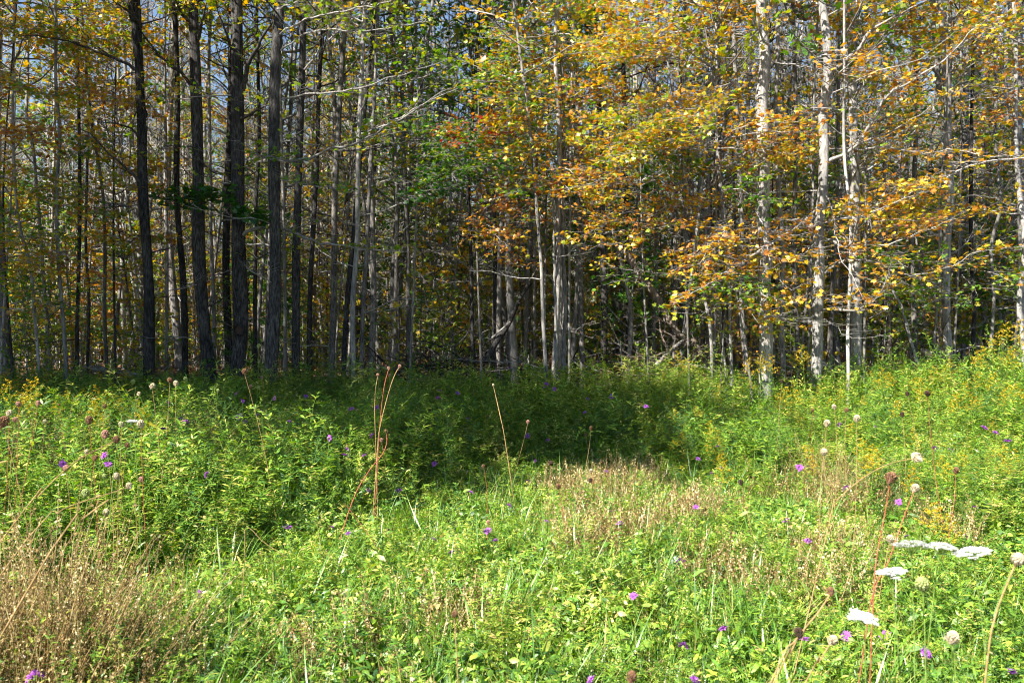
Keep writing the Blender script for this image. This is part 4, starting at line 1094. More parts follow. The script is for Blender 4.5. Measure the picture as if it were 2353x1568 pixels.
def blades(n, h, mat='grass', wd=0.004, spread=0.06, flop=0.5):
    g = Geo()
    for i in range(n):
        a = R.random() * 6.28
        b = R.random(2) * spread - spread / 2
        L = h * (0.5 + 0.7 * R.random())
        fl = flop * (0.3 + R.random())
        u = np.linspace(0, 1, 6)
        x = fl * L * u ** 2; z = L * (u - 0.35 * fl * u ** 2.2)
        P = np.stack([b[0] + x * math.cos(a), b[1] + x * math.sin(a), z], -1)
        s = np.array([-math.sin(a), math.cos(a), 0]) * wd
        wv = (1 - u ** 2)[:, None] * s
        V = np.concatenate([P - wv, P + wv])
        q = np.array([[k, k + 1, k + 7, k + 6] for k in range(5)])
        g.add(V, q, float(np.clip(0.5 + 0.22 * R.normal(), 0, 1)))
    return g.mesh('tuft', [M[mat]])

def dry_tangle(n, h):
    g = Geo(); lv = Leaves()
    for i in range(n):
        a = R.random() * 6.28
        P = wander([0.05 * R.normal(), 0.05 * R.normal(), 0], [0.35 * math.cos(a), 0.35 * math.sin(a), 1], h * (0.5 + 0.6 * R.random()), 5, 0.12)
        tt = float(np.clip(0.5 + 0.2 * R.normal(), 0, 1))
        tube(g, P, np.linspace(0.0025, 0.001, 6), 3, tt)
        for k in range(30):
            u = 0.35 + 0.65 * R.random()
            x = u * 5; j = min(int(x), 4)
            p = P[j] + (P[j + 1] - P[j]) * (x - j)
            lv.put(p + 0.006 * R.normal(size=3), R.normal(size=3), R.normal(size=3), (0.006 + 0.009 * R.random()), tt + 0.25 * R.normal())
    lv.flush(g, OVAL_V, OVAL_F)
    return g.mesh('dry', [M['dry']])

def litter_leaf():
    g = Geo(); lv = Leaves()
    for _ in range(4):
        lv.put(np.array([0.15 * R.normal(), 0.15 * R.normal(), 0.01 + 0.02 * R.random()]), R.normal(size=3) * [1, 1, 0.2], np.array([0, 0, 1.0]) + 0.35 * R.normal(size=3), 0.07 + 0.05 * R.random(), 0.5 + 0.25 * R.normal())
    lv.flush(g)
    return g.mesh('litter', [M['litter']])

ST = [stalk(46, 0.125, 3) for _ in range(5)] + [stalk(60, 0.09, 7, spread=0.2) for _ in range(4)]
FE = [stalk(120, 0.05, 8, 'weed_blue', spread=0.2) for _ in range(3)]
CL = [clump(46, 0.16, 0.14, 0.028) for _ in range(2)] + [clump(44, 0.16, 0.14, 0.05, T=(LANCE_V * [1.3, 1, 1], LANCE_F)) for _ in range(4)] + [clump(12, 0.12, 0.10, 0.045, T=(LANCE_V * [2, 1, 1], LANCE_F))]
GR = [blades(26, 0.30) for _ in range(3)] + [blades(12, 0.5, flop=0.9, wd=0.005, spread=0.1)]
DR = [dry_tangle(11, 0.75) for _ in range(3)]
DL = [dry_tangle(16, 0.28) for _ in range(2)]
LL = [litter_leaf() for _ in range(3)]

def field(n, y0, y1, dens_pow=1.0, xr=0.74):
    u = R.random(n)
    y = (y0 ** (2 - dens_pow) + u * (y1 ** (2 - dens_pow) - y0 ** (2 - dens_pow))) ** (1 / (2 - dens_pow)) if dens_pow != 2 else y0 * (y1 / y0) ** u
    x = (R.random(n) * 2 - 1) * (xr * y + 0.5)
    return x, y
def dryness(x, y):
    d = vnoise(x, y, 1.3, 21) * 0.55 + vnoise(x, y, 0.45, 22) * 0.45
    d = d + 0.5 * np.exp(-(((x + 1.9) / 0.4) ** 2 + ((y - 3.1) / 0.5) ** 2)) + 0.13 * sstep(-0.3, 1.2, x) * (1 - sstep(6, 9, y)) - 0.3 * np.exp(-(((x + 1.9) / 1.0) ** 2 + ((y - 6.0) / 1.6) ** 2)) - .15 * sstep(8, 11, y)
    return d
def rots(n, tilt): return np.stack([tilt * R.normal(size=n), tilt * R.normal(size=n), R.random(n) * 6.28], -1)

# tall leafy weeds
x, y = field(12500, 2.3, 18.5, 0.45)
h = weed_h(x, y)
keep = (h > 0.33) & (R.random(len(x)) < np.where(dryness(x, y) > .72, .15, .85))
x, y, h = x[keep], y[keep], h[keep]
hh = h * (0.5 + 0.58 * R.random(len(x)) + 0.32 * (R.random(len(x)) < .06))
ws = 0.75 + 0.25 * hh
m_ = np.exp(-(((x + 1.85) / 0.42) ** 2 + ((y - 3.0) / 0.6) ** 2)) < .4
x, y, h, hh, ws = x[m_], y[m_], h[m_], hh[m_], ws[m_]
scatter('leafy_weeds', ST, np.stack([x, y, ground(x, y)], -1), R.integers(0, 9, len(x)), rots(len(x), 0.13), np.stack([ws, ws, hh], -1), 'tall leafy green weeds standing thick across the meadow up to the trees')
x, y = field(6000, 2.3, 17.5, 0.45)
h = weed_h(x, y)
keep = (h > 0.3) & (vnoise(x, y, 0.9, 31) > 0.5)
x, y, h = x[keep], y[keep], h[keep]
hh = h * (0.5 + 0.5 * R.random(len(x)))
scatter('feathery_weeds', FE, np.stack([x, y, ground(x, y)], -1), R.integers(0, 3, len(x)), rots(len(x), 0.15), np.stack([hh, hh, hh], -1), 'fine feathery blue-green weeds in soft patches among the leafy ones')
# low cover
x, y = field(14000, 2.0, 11, 0.9)
h = weed_h(x, y)
keep = R.random(len(x)) < np.where(h < 0.45, 1.0, 0.35) * np.where(dryness(x, y) > .6, .45, 1.0)
x, y, h = x[keep], y[keep], h[keep]
s = 0.65 + 0.7 * R.random(len(x))
zs = s * (0.7 + 1.6 * np.clip(h, 0, .4)) * 1.3
scatter('ground_cover', CL, np.stack([x, y, ground(x, y)], -1), R.integers(0, 7, len(x)), rots(len(x), 0.2), np.stack([s, s, zs], -1), 'low broad-leaved green plants covering the trampled ground')
# short leafy shoots in the low area
x, y = field(5200, 2.0, 10.5, 0.9)
h = weed_h(x, y)
keep = h < 0.5
x, y, h = x[keep], y[keep], h[keep]
hh = h * (0.6 + 0.9 * R.random(len(x)))
scatter('short_weeds', ST, np.stack([x, y, ground(x, y)], -1), R.integers(0, 9, len(x)), rots(len(x), 0.3), np.stack([0.5 + 0 * hh, 0.5 + 0 * hh, hh], -1), 'short leafy shoots scattered through the low trampled cover')
# grass
x, y = field(12000, 2.0, 14, 0.8)
keep = vnoise(x, y, 0.9, 41) > 0.35
x, y = x[keep], y[keep]
h = weed_h(x, y)
s = 0.55 + 0.6 * R.random(len(x)) + 0.6 * np.clip(h - 0.3, 0, 1)
scatter('grass', GR, np.stack([x, y, ground(x, y)], -1), R.integers(0, 4, len(x)), rots(len(x), 0.2), np.stack([s, s, s], -1), 'green and straw coloured grass blades mixed through the meadow')
# dry stems
x, y = field(19000, 2.0, 16, 0.8)
h = weed_h(x, y)
d = dryness(x, y)
keep = (d > np.where(x < -.4, .64, .64) + 0.16 * R.random(len(x))) & (R.random(len(x)) < .75)
x, y, h = x[keep], y[keep], h[keep]
low = h < 0.42
hh = np.where(low, 0.8 + 0.9 * R.random(len(x)), h * (0.7 + 0.5 * R.random(len(x))) * 1.2)
ex = 170
mx_ = -1.93 + 0.20 * R.normal(size=ex); my_ = 3.15 + 0.30 * R.normal(size=ex)
ok = (my_ > 2.3); mx_ = mx_[ok]; my_ = my_[ok]; ex = len(mx_)
x = np.concatenate([x, mx_]); y = np.concatenate([y, my_])
low = np.concatenate([low, np.zeros(ex, bool)])
hh = np.concatenate([hh, (0.75 + 0.55 * R.random(ex)) * np.exp(-(np.hypot((mx_ + 1.85) / .9, (my_ - 3.0) / 1.2)) ** 2)])
scatter('dry_weeds', DR + DL, np.stack([x, y, ground(x, y)], -1), np.where(low, 3 + R.integers(0, 2, len(x)), R.integers(0, 3, len(x))), rots(len(x), 0.2), np.stack([hh * .9, hh * .9, hh], -1), 'brown dried weed stems and seed tangles')
# leaf litter
x, y = field(9000, 2.0, 40, 0.4)
keep = R.random(len(x)) < np.where(y > 14, 1.0, 0.12)
x, y = x[keep], y[keep]
scatter('fallen_leaves', LL, np.stack([x, y, ground(x, y) + 0.01 + 0.10 * (y < 9)], -1), R.integers(0, 3, len(x)), rots(len(x), 0.15), np.ones((len(x), 3)) * (0.8 + 0.6 * R.random(len(x)))[:, None], 'curled brown and tan fallen leaves lying on the ground')

# ------------------------------------------------------------------ flowers and seed heads (countable: things)
def unit_stem(mat, bend):
    g = Geo()
    z = np.linspace(0, 1, 9)
    P = np.stack([bend * (np.sin(z * 2.6)) * 0.5, bend * 0.4 * z ** 2 * 0, z], -1)
    P[:, 0] -= P[-1, 0] * z
    tube(g, P, np.linspace(0.0026, 0.0014, 9), 4, 0.5, 0)
    return g.mesh('flower_stem', [M[mat]])
STEMS = {m: [unit_stem(m, b) for b in (-0.06, 0.05, 0.1)] for m in ('stem', 'stem_red', 'stem_tan')}
def unit_stem_leaf():
    g = Geo(); lv = Leaves()
    for i in range(16):
        u = 0.15 + 0.75 * i / 16
        a = i * 2.4
        lv.put(np.array([0, 0, u]), np.array([math.cos(a), math.sin(a), 0.8]), np.array([0, 0, 1.0]) + 0.2 * R.normal(size=3), 0.07 * (1.2 - u), 0.5 + 0.1 * R.normal())
    lv.flush(g, LANCE_V, LANCE_F)
    return g.mesh('stem_leaves', [M['weed']])
SLEAF = unit_stem_leaf()

def knapweed_head():
    g = Geo()
    # green bulb
    for k in range(1):
        a = np.linspace(-PI / 2, PI / 2, 6)
        P = np.stack([0 * a, 0 * a, -0.010 + 0.009 * np.sin(a)], -1)
        tube(g, P, 0.0075 * np.cos(a) + 0.0006, 7, 0.5, 1)
    lv = Leaves()
    for ring, (n_, el, L) in enumerate(((14, 0.15, 0.026), (12, 0.7, 0.020), (8, 1.6, 0.014))):
        for i in range(n_):
            az = i * 2 * PI / n_ + ring * 0.3 + 0.1 * R.normal()
            lv.put(np.array([0.003 * math.cos(az), 0.003 * math.sin(az), -0.001]), np.array([math.cos(az), math.sin(az), el + 0.15 * R.normal()]), np.array([0, 0, 1.0]) + 0.1 * R.normal(size=3), L * (0.8 + 0.4 * R.random()), 0.5)
    lv.flush(g, LANCE_V * [2.3, 1, 1], LANCE_F, 0)
    return g.mesh('blossom', [M['purple'], M['stem']])
KN = [knapweed_head() for _ in range(3)]

def seed_ball(kind):
    """curled umbel: many thin rays bowing up and in, small seeds at the tips"""
    g = Geo()
    for i in range(38):
        a = i * 2.399
        e = 0.25 + 1.15 * ((i + 0.5) / 38)
        d = np.array([math.cos(a) * math.cos(e), math.sin(a) * math.cos(e), math.sin(e)])
        mid = np.array([d[0] * 1.05, d[1] * 1.05, d[2] * 0.5 - 0.2])
        end = d * [0.72, 0.72, 0.95] + [0, 0, 0.15]
        tube(g, np.array([[0, 0, -0.9], mid, end]) * 0.016, [0.0008, 0.0009, 0.0008], 3)
        # seed
        c = end * 0.016
        tube(g, np.array([c - d * 0.0015, c + d * 0.0010, c + d * 0.0032]), [0.0008, 0.0032, 0.0006], 4)
    return g.mesh('seed_head_' + kind, [M['head_' + kind]])
SB = {k: seed_ball(k) for k in ('brown', 'dark', 'cream', 'green', 'pink')}

def umbel(r):
    g = Geo(); lv = Leaves()
    nray = 26
    for i in range(nray):
        a = i * 2.399
        rr = r * math.sqrt((i + 0.5) / nray)
        c = np.array([rr * math.cos(a), rr * math.sin(a), -0.28 * rr * rr / r + 0.003 * R.normal()])
        tube(g, np.array([[0, 0, -r * 0.75], [c[0] * .55, c[1] * .55, -r * 0.38], c - [0, 0, 0.004]]), [0.0009, 0.0008, 0.0006], 3, 0.5, 1)
        for k in range(20):
            b = k * 2.399; q = 0.0105 * math.sqrt((k + .5) / 20)
            p = c + np.array([q * math.cos(b), q * math.sin(b), 0.0015 * R.normal()])
            for j in range(3):
                az = R.random() * 6.28
                lv.put(p, np.array([math.cos(az), math.sin(az), 0.3]), np.array([0, 0, 1.0]) + 0.3 * R.normal(size=3), 0.0035 + 0.002 * R.random(), 0.5)
    lv.flush(g, OVAL_V * [1.6, 1, 1], OVAL_F, 0)
    return g.mesh('flower_head', [M['white'], M['stem']])
UM = [umbel(0.045), umbel(0.034)]

def plume():
    g = Geo(); lv = Leaves()
    for b in range(13):
        u = b / 13
        az = b * 2.4
        L = 0.11 * (1 - u) + 0.02
        P = wander([0, 0, -0.20 + 0.22 * u], [math.cos(az), math.sin(az), 0.9], L, 4, 0.1, -0.12)
        tube(g, P, np.linspace(0.0012, 0.0006, 5), 3, 0.5, 1)
        for k in range(22):
            x = 0.25 + 0.75 * R.random(); j = min(int(x * 4), 3)
            p = P[j] + (P[j + 1] - P[j]) * (x * 4 - j) + 0.004 * R.normal(size=3)
            lv.put(p, R.normal(size=3), np.array([0, 0, 1.0]) + R.normal(size=3) * .5, 0.007 + 0.005 * R.random(), 0.4 + 0.25 * R.normal())
    lv.flush(g, OVAL_V * [1.6, 1, 1], OVAL_F, 0)
    return g.mesh('plume', [M['plume'], M['stem']])
PL = [plume() for _ in range(3)]
def rod_leaves():
    g = Geo(); lv = Leaves()
    for i in range(54):
        u = 0.1 + 0.8 * i / 54
        a = i * 2.4
        lv.put(np.array([0, 0, u]), np.array([math.cos(a), math.sin(a), 0.35 + 0.3 * R.random()]), np.array([0, 0, 1.0]) + 0.25 * R.normal(size=3), 0.12 * (1.25 - u) * (0.8 + 0.4 * R.random()), 0.55 + 0.14 * R.normal())
    lv.flush(g, LANCE_V, LANCE_F)
    return g.mesh('foliage', [M['weed']])
RL = [rod_leaves() for _ in range(2)]

def put_flower(name, cat, group, px, py, Y, headmesh, stem, look, region, scale=1.0, leaves=None, head_name='blossom', foot=(0, 0), tilt=0.3, rr=1.0, path=None, label=None):
    p = at(px, py, Y)
    base = np.array([p[0] + foot[0], p[1] + foot[1], 0.0])
    base[2] = float(ground(base[0], base[1])) - 0.01
    h = p[2] - base[2]
    if h < 0.05: h = 0.05
    root = thing(name, label, cat, tuple(base), group)
    if path is None:
        ax = Vector((p - base)).normalized()
        q = Vector((0, 0, 1)).rotation_difference(ax).to_euler()
        L = float(np.linalg.norm(p - base))
        s = link('stem', random.choice(STEMS[stem]), root)
        s.rotation_euler = q
        s.scale = (rr, rr, L)
        if leaves is not None:
            l = link('foliage', leaves, root)
            l.rotation_euler = q; l.scale = (1.0, 1.0, L)
            if L < 0.5: l.scale = (0.6, 0.6, L)
    else:
        g = Geo()
        W = np.array([at(x, y, yy) for x, y, yy in path] + [p]) - base
        W = W[W[:, 2] > 0.02]
        W = np.vstack([[0, 0, 0], W])
        P = smooth_path(W, 0.04)
        tube(g, P, np.linspace(0.0022, 0.0014, len(P)) * (0.5 + 0.5 * rr), 6)
        s = link('stem', g.mesh('stalk', [M[stem]]), root)
    if headmesh is not None:
        hd = link(head_name, headmesh, root)
        hd.location = tuple(p - base)
        hd.rotation_euler = (tilt * R.normal(), tilt * R.normal(), R.random() * 6.28)
        hd.scale = (scale,) * 3
    FLOW.append((px, region, look, root, name))
    return root
FLOW = []

def region_of(px, py, Y):
    x = at(px, py, Y)[0]
    if Y > 8.2:
        if x > 2.2: return 'in the sunny weeds below the right trunks'
        if x < -2.5: return 'in the weeds beneath the shaded left trunks'
        return 'in the shaded weeds of the hollow'
    if Y < 4.2:
        return 'in the near ground cover, left side' if x < -0.5 else 'in the near ground cover, right side' if x > 1.1 else 'in the near ground cover, centre'
    return 'on the leafy left bank' if x < -0.9 else 'in the bright right-hand meadow' if x > 1.4 else 'around the trampled middle'

# purple flowers
pts = (c7((1583, 187), (1625, 235), (1840, 215), (2048, 203), (1755, 305), (1600, 340), (1640, 375), (1720, 325), (1800, 333), (1935, 373), (1240, 378), (1215, 355), (1090, 422), (870, 462), (697, 598), (725, 658), (420, 655), (1385, 725), (2208, 482), (2330, 563), (2310, 595), (1928, 1080), (2230, 1083), (1128, 250), (2335, 1120))
       + c8((97, 288), (268, 280), (690, 165), (678, 215), (812, 180), (877, 355), (1153, 18), (1405, 120), (1395, 145), (1460, 155), (1843, 205), (1683, 220), (1663, 313), (2073, 270), (1280, 468), (1415, 498), (1330, 637), (655, 655), (70, 563), (185, 600), (235, 467), (1280, 770), (1810, 705), (900, 845), (1155, 935), (1828, 970), (1900, 1052), (1408, 1040), (1008, 1105), (1063, 1168), (773, 1245), (213, 833), (418, 833), (80, 1123), (650, 1160))
       + c9((848, 680), (1160, 818), (1513, 912), (2022, 945), (2085, 413), (2160, 447), (2245, 503), (1757, 550), (1860, 560), (1115, 393), (1355, 410), (300, 538), (168, 622), (260, 720), (325, 683), (152, 945), (755, 1033), (905, 1170), (1960, 1135), (1560, 1140)))
bot = lambda x0, *p: [(x0 + x * .3427, 1176 + y * .3427) for x, y in p]
pts += bot(0, (215, 1095), (250, 1085), (1340, 545)) + bot(773, (1030, 560), (1700, 1127), (2305, 325), (1990, 560)) + bot(1546, (335, 775), (888, 850), (1158, 828), (1420, 825), (1695, 940), (145, 1120), (70, 890), (2270, 1065))
big = {(round(x), round(y)) for x, y in (c8((1008, 1105)) + c9((2245, 503), (848, 680), (2085, 413), (2160, 447)) + c7((1240, 378), (1600, 340), (1928, 1080)))}
for (px, py) in pts:
    Y = on_weeds(px, py)
    b = (round(px), round(py)) in big
    look = 'large open purple knapweed flower' if b else 'purple knapweed flower on a thin stem'
    put_flower('knapweed_flower', 'flower', 'purple knapweed flowers in the meadow', px, py, Y, random.choice(KN), 'stem', look, region_of(px, py, Y),
               (1.35 if b else 0.95) * (1 + 0.25 * (R.random() - .5)) * (1 + 0.06 * max(0, Y - 5)), leaves=SLEAF, foot=(0.08 * R.normal(), 0.06 * R.normal()), tilt=0.55)

# curled seed heads: x, y, radius (crop px), colour
SH = [(c7, 20, 385, 40, 'brown'), (c7, 595, 370, 28, 'brown'), (c7, 705, 465, 28, 'pink'), (c7, 125, 260, 18, 'pink'), (c7, 255, 255, 18, 'pink'), (c7, 60, 320, 22, 'cream'), (c7, 100, 365, 18, 'pink'), (c7, 110, 290, 12, 'green'),
      (c7, 155, 315, 14, 'green'), (c7, 300, 375, 14, 'cream'), (c7, 395, 268, 12, 'brown'), (c7, 890, 110, 16, 'green'), (c7, 1020, 140, 20, 'cream'), (c7, 1105, 155, 10, 'green'), (c7, 1140, 100, 19, 'brown'),
      (c7, 1178, 122, 19, 'cream'), (c7, 1245, 92, 16, 'green'), (c7, 930, 190, 14, 'cream'), (c7, 1460, 168, 12, 'green'), (c7, 1635, 40, 18, 'brown'), (c7, 1755, 80, 11, 'pink'), (c7, 1680, 140, 13, 'pink'), (c7, 1735, 150, 12, 'green'),
      (c7, 705, 275, 15, 'brown'), (c7, 815, 395, 19, 'cream'), (c7, 950, 395, 28, 'cream'), (c7, 780, 495, 15, 'brown'), (c7, 850, 535, 18, 'brown'), (c7, 640, 620, 18, 'brown'), (c7, 580, 580, 17, 'cream'), (c7, 780, 745, 26, 'cream'),
      (c7, 705, 742, 17, 'green'), (c7, 570, 860, 30, 'green'), (c7, 715, 985, 24, 'cream'), (c7, 870, 808, 14, 'cream'), (c7, 945, 765, 19, 'pink'), (c7, 1733, -130, 14, 'green'), (c7, 1115, 490, 12, 'brown'), (c7, 440, 690, 22, 'pink'),
      (c8, 280, 60, 10, 'pink'), (c8, 328, 5, 11, 'pink'), (c8, 355, 65, 10, 'pink'), (c8, 370, 327, 9, 'brown'), (c8, 300, 500, 14, 'pink'), (c8, 345, 445, 11, 'brown'), (c8, 1015, 340, 9, 'brown'), (c8, 1283, 378, 13, 'pink'),
      (c8, 1705, 420, 13, 'brown'), (c8, 1668, 465, 12, 'brown'), (c8, 1440, 655, 18, 'dark'), (c8, 1485, 810, 19, 'brown'), (c8, 1700, 770, 16, 'dark'), (c8, 985, 675, 13, 'brown'), (c8, 1020, 1050, 15, 'pink'), (c8, 1705, 705, 13, 'cream'),
      (c9, 1895, 705, 22, 'brown'), (c9, 1030, 390, 24, 'cream'), (c9, 1230, 358, 25, 'cream'), (c9, 1080, 278, 17, 'cream'), (c9, 1160, 300, 15, 'brown'), (c9, 1010, 582, 25, 'cream'), (c9, 1570, 190, 15, 'dark'),
      (c9, 1705, 190, 20, 'dark'), (c9, 1535, 330, 17, 'dark'), (c9, 935, 300, 12, 'brown'), (c9, 730, 105, 13, 'dark'), (c9, 455, 785, 19, 'dark'), (c9, 1455, 1165, 28, 'cream')]
cw = {'brown': 'brown', 'dark': 'blackish', 'cream': 'cream', 'green': 'pale green', 'pink': 'pinkish tan'}
for fn, x, y, r, col in SH:
    (px, py), = fn((x, y))
    Y = min(12.0, max(2.0, F * 0.0155 / (r * .3427)))
    Y2 = on_weeds(px, py, 0.35)
    Y = max(Y, min(Y2, Y + 1.5)) if Y < Y2 else Y
    p = at(px, py, Y)
    while p[2] < float(ground(p[0], p[1])) + 0.12 and Y > 2:
        Y *= 0.93; p = at(px, py, Y)
    put_flower('seed_head_plant', 'seed head', 'dried curled seed heads on stalks', px, py, Y, SB[col], 'stem' if col == 'green' else random.choice(['stem_tan', 'stem_red', 'stem_tan']),
               cw[col] + ' curled seed head on a dry stalk', region_of(px, py, Y), 1.0 * (Y * r * .3427 / F / 0.0155) ** 1.0, head_name='seed_head', foot=(0.12 * R.normal(), 0.05 * R.normal()), tilt=0.25)

# long stalks close to the camera
def near_stalk(px, py, Y, path, col, stem, label, scale=1.2, rr=1.1):
    put_flower('seed_head_plant', 'seed head', None, px, py, Y, SB[col] if col else None, stem, None, None, scale, head_name='seed_head', path=path, rr=rr, label=label, foot=(path[0][0] * 0 + 0, 0))
def ns(px, py, Y, path, col, stem, label, scale=1.2, rr=1.1):
    # path from the bottom up; the foot is set under its first point
    b = at(path[0][0], path[0][1], path[0][2]); p = at(px, py, Y)
    q = at(*path[1]) if len(path) > 1 else p
    dz = max(q[2] - b[2], 0.02); run = min(1.1, max(0.0, b[2] - float(ground(b[0], b[1]))) / dz * abs(b[0] - q[0]) * 0.75)
    ex = math.copysign(run, b[0] - q[0])
    put_flower('seed_head_plant', 'seed head', None, px, py, Y, SB[col] if col else None, stem, None, None, scale, head_name='seed_head', path=path, rr=rr, label=label, foot=(b[0] - p[0] + ex, b[1] - p[1]))
ns(2045, 1100, 2.6, [(1998, 1567, 2.5), (2005, 1400, 2.5), (2012, 1290, 2.55), (2033, 1176, 2.6)], 'brown', 'stem_red', 'tall brown seed head on a reddish stalk above the white flower umbels', 1.3)
ns(2101, 1123, 2.8, [(1972, 1567, 2.6), (2003, 1370, 2.65), (2040, 1290, 2.7), (2080, 1176, 2.75)], 'cream', 'stem_red', 'pinkish white seed head leaning right beside the tall brown seed head', 1.0)
ns(2109, 1052, 3.2, [(1905, 1200, 3.1), (1920, 1152, 3.1), (1985, 1095, 3.15), (2050, 1062, 3.2)], 'cream', 'stem_tan', 'white seed head at the tip of a long arching orange stalk', 1.4)
ns(2338, 1287, 1.9, [(2262, 1567, 1.9), (2282, 1430, 1.9), (2305, 1360, 1.9), (2330, 1300, 1.9)], 'cream', 'stem_tan', 'blurred grey seed head on a thick tan stalk by the last white umbel', 1.1, 1.4)
ns(1909, 1360, 2.0, [(1770, 1567, 2.0), (1820, 1478, 2.0), (1880, 1405, 2.0)], 'brown', 'stem_tan', 'small brown seed head on a slanting tan stalk near the camera', 0.7, 1.4)
ns(1836, 1455, 2.0, [(1780, 1560, 2.0), (1815, 1500, 2.0)], 'dark', 'stem_tan', 'dark round seed head beside the slanting tan stalk near the camera', 0.85)
ns(1911, 1472, 2.1, [(1850, 1567, 2.1), (1880, 1520, 2.1)], 'cream', 'stem_tan', 'cream seed head low beside a purple knapweed flower near the camera', 0.9)
ns(2120, 1345, 2.1, [(2125, 1500, 2.1), (2122, 1420, 2.1)], 'green', 'stem', 'pale green loose seed head below the three white umbels', 1.3)
ns(2187, 1467, 2.0, [(2195, 1567, 2.0), (2190, 1510, 2.0)], 'cream', 'stem', 'whitish seed head lowest on the right beside tan stalks', 1.1)
ns(1450, 1557, 1.8, [(1455, 1640, 1.8), (1452, 1600, 1.8)], 'brown', 'stem_tan', 'blurred grey-brown seed head peeping over the bottom edge', 0.85)
ns(1044, 1411, 2.4, [(1050, 1520, 2.4), (1046, 1460, 2.4)], 'brown', 'stem_tan', 'single brown seed head in the low cover near the middle bottom', 0.7)
ns(298, 1117, 2.9, [(60, 1240, 2.7), (130, 1180, 2.75), (165, 1160, 2.8), (260, 1130, 2.85)], 'cream', 'stem_tan', 'cream seed head ending a long stalk that lies low over the dry tangle', 0.8)
ns(267, 1011, 2.9, [(55, 1172, 2.7), (82, 1145, 2.7), (168, 1063, 2.8)], 'brown', 'stem_tan', 'brown seed head ending a long orange stalk arching over the dry tangle', 0.9)
ns(358, 928, 4.0, [(270, 1010, 3.8), (300, 950, 3.9), (330, 905, 3.9)][:2], None, 'stem', 'bare arching green stalk among the seed heads of the left bank', 1)
ns(918, 842, 6.4, [(866, 1050, 6.3), (872, 985, 6.3), (893, 900, 6.35), (908, 858, 6.4)], 'pink', 'stem_tan', 'tallest of the tan seed stalks standing together at the rim of the shaded hollow', 1.0, 3.0)
ns(893, 846, 6.5, [(868, 1050, 6.4), (874, 960, 6.4), (882, 890, 6.45)], 'pink', 'stem_red', 'middle one of the tan seed stalks standing together at the rim of the shaded hollow', 0.9, 2.4)
ns(868, 862, 6.5, [(864, 1045, 6.4), (861, 960, 6.4), (862, 900, 6.45)], 'pink', 'stem_tan', 'leftmost of the tan seed stalks standing together at the rim of the shaded hollow', 0.9, 2.2)
ns(886, 990, 6.3, [(810, 1150, 5.8), (845, 1085, 6.0), (880, 1040, 6.2), (889, 1010, 6.3)], 'brown', 'stem_red', 'curved reddish stalk sweeping up beside the group of tan seed stalks', 0.9, 3.0)
ns(1133, 885, 7.0, [(1160, 1010, 6.9), (1150, 960, 6.9), (1140, 915, 7.0)], 'cream', 'stem_tan', 'yellow-tan stalk with a small pod standing up against the dark hollow', 0.8, 3.4)
ns(793, 1165, 5.2, [(800, 1165, 5.2), (830, 1110, 5.3), (862, 1070, 5.5), (885, 1030, 5.7)][:1], None, 'stem_red', 'bent red stalk at the edge of the dark hollow beside the left bank', 1)
ns(655, 1277, 4.2, [(562, 1270, 4.2), (566, 1207, 4.2), (600, 1240, 4.2)], None, 'stem_tan', 'broken straw stalk folded into a sharp angle near the left bank', 1)
ns(250, 1147, 2.4, [(120, 1260, 2.3), (185, 1195, 2.35)], None, 'stem_tan', 'pale thick broken stalk slanting over the dry tangle', 1, 2.2)

# white umbels
for (px, py, Y, k, sc_, lab) in [(2092, 1243, 2.2, 0, 0.98, 'white flat flower umbel, first of three in a row above the near weeds'), (2160, 1248, 2.25, 0, 0.88, 'white flat flower umbel in the middle of the three in a row'),
                                 (2232, 1260, 2.2, 0, 1.0, 'widest white flower umbel, last of three in a row beside tan stalks'), (2046, 1307, 2.2, 1, 1.0, 'smaller white umbel just below the three in a row'),
                                 (1984, 1410, 2.1, 1, 0.92, 'lowest white umbel, tilted, hanging beside the reddish stalks'),
                                 (306, 965, 3.6, 1, 0.6, 'yellowish white umbel among seed heads on the left bank')]:
    put_flower('white_umbel_plant', 'wildflower', 'white umbel flowers', px, py, Y, UM[k], 'stem', None, None, sc_, leaves=SLEAF, head_name='flower_head', foot=(0.05 * R.normal(), 0.05), tilt=0.12, label=lab)

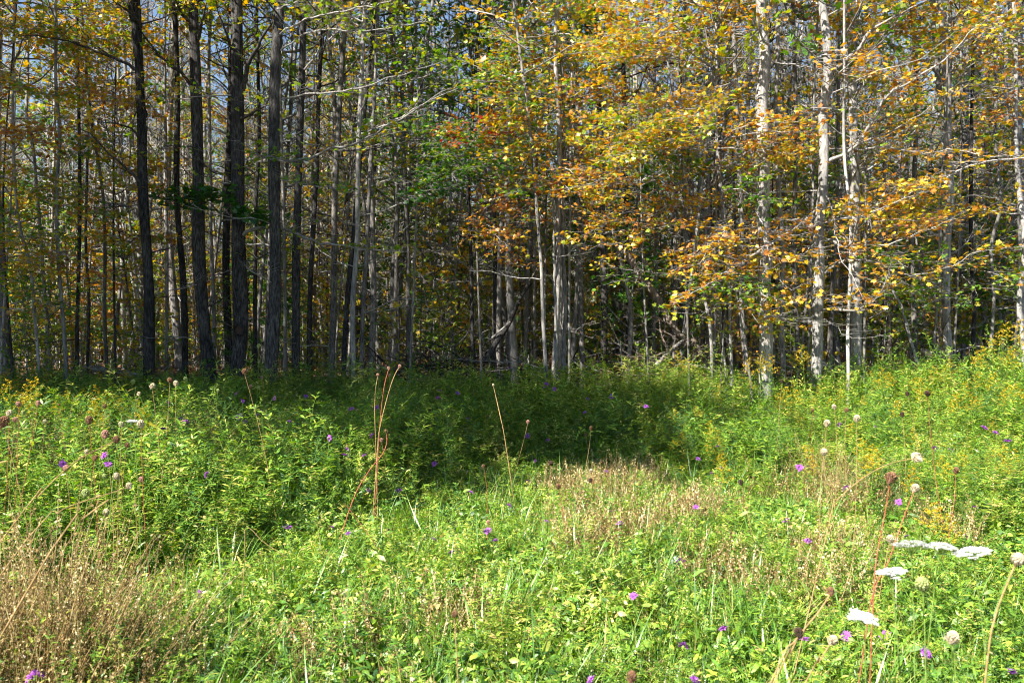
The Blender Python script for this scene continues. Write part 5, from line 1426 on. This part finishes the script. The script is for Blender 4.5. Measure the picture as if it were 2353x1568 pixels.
# goldenrods
G = (c7((60, 30), (120, 70), (200, 110), (170, 205), (60, 110), (640, 140), (625, 230), (670, 290), (960, 285), (20, 60), (240, 90)) + c9((760, 150), (820, 165), (700, 190), (2250, 130), (2320, 160), (2210, 170), (2050, 50), (1820, 20), (1270, 510), (1370, 570), (1600, 700), (1780, 960), (1850, 1020), (1740, 930), (340, 650), (1500, 240), (1900, 200), (1650, 90), (1450, 60), (2000, 210), (2150, 60), (1960, 120))
     + c6((610, 1090), (565, 1130), (660, 1110), (860, 1050), (900, 1100), (820, 1090), (2080, 1060), (2230, 900), (2320, 880), (2180, 950), (2040, 1100), (2140, 1000), (2290, 1080), (2330, 1000), (2260, 1060), (30, 1090), (100, 1130), (60, 1150), (500, 1140), (1750, 1190), (1860, 1150), (1400, 1200)))
for (px, py) in G:
    Y = on_weeds(px, py, 0.22)
    if py < 850: Y = random.uniform(10.5, 12.8) if px > 2000 else random.uniform(11.5, 13)
    put_flower('goldenrod', 'wildflower', 'goldenrods in flower', px, py, Y, random.choice(PL), 'stem', 'yellow plumed goldenrod with narrow leaves', region_of(px, py, Y), 0.9 + 0.35 * R.random() + (0.3 if py < 850 else 0), leaves=random.choice(RL), head_name='plume', foot=(0.06 * R.normal(), 0.06 * R.normal()), tilt=0.2, rr=1.2)
# more low goldenrods of the sunny side
for k in range(70):
    px = random.uniform(1500, 2352) if k < 55 else random.uniform(0, 300)
    py = random.uniform(850, 1080) if k < 55 else random.uniform(850, 940)
    Y = on_weeds(px, py, 0.06)
    put_flower('goldenrod', 'wildflower', 'goldenrods in flower', px, py, Y, random.choice(PL), 'stem', 'yellow plumed goldenrod with narrow leaves', region_of(px, py, Y), 0.55 + 0.35 * R.random(), leaves=random.choice(RL), head_name='plume', foot=(0.05 * R.normal(), 0.05 * R.normal()), tilt=0.3)

by = {}
for px, region, look, root, name in FLOW:
    if region: by.setdefault((look, region), []).append((px, root))
for (look, region), rs in by.items():
    rs.sort(key=lambda t: t[0])
    for k, (_, root) in enumerate(rs):
        root['label'] = f'{look} {region}' if len(rs) == 1 else f"{look}, {ordinal(k)} from left {region}"
        ws = root['label'].split()
        if len(ws) > 16: root['label'] = f"{look.replace(' on a thin stem', '').replace(' on a dry stalk', '').replace(' with narrow leaves', '')}, {ordinal(k)} from left {region}"

nt_ = sum(len(m.loops) - 2 * len(m.polygons) for m in bpy.data.meshes)
print('TRIANGLES', nt_, 'objects', len(bpy.data.objects))
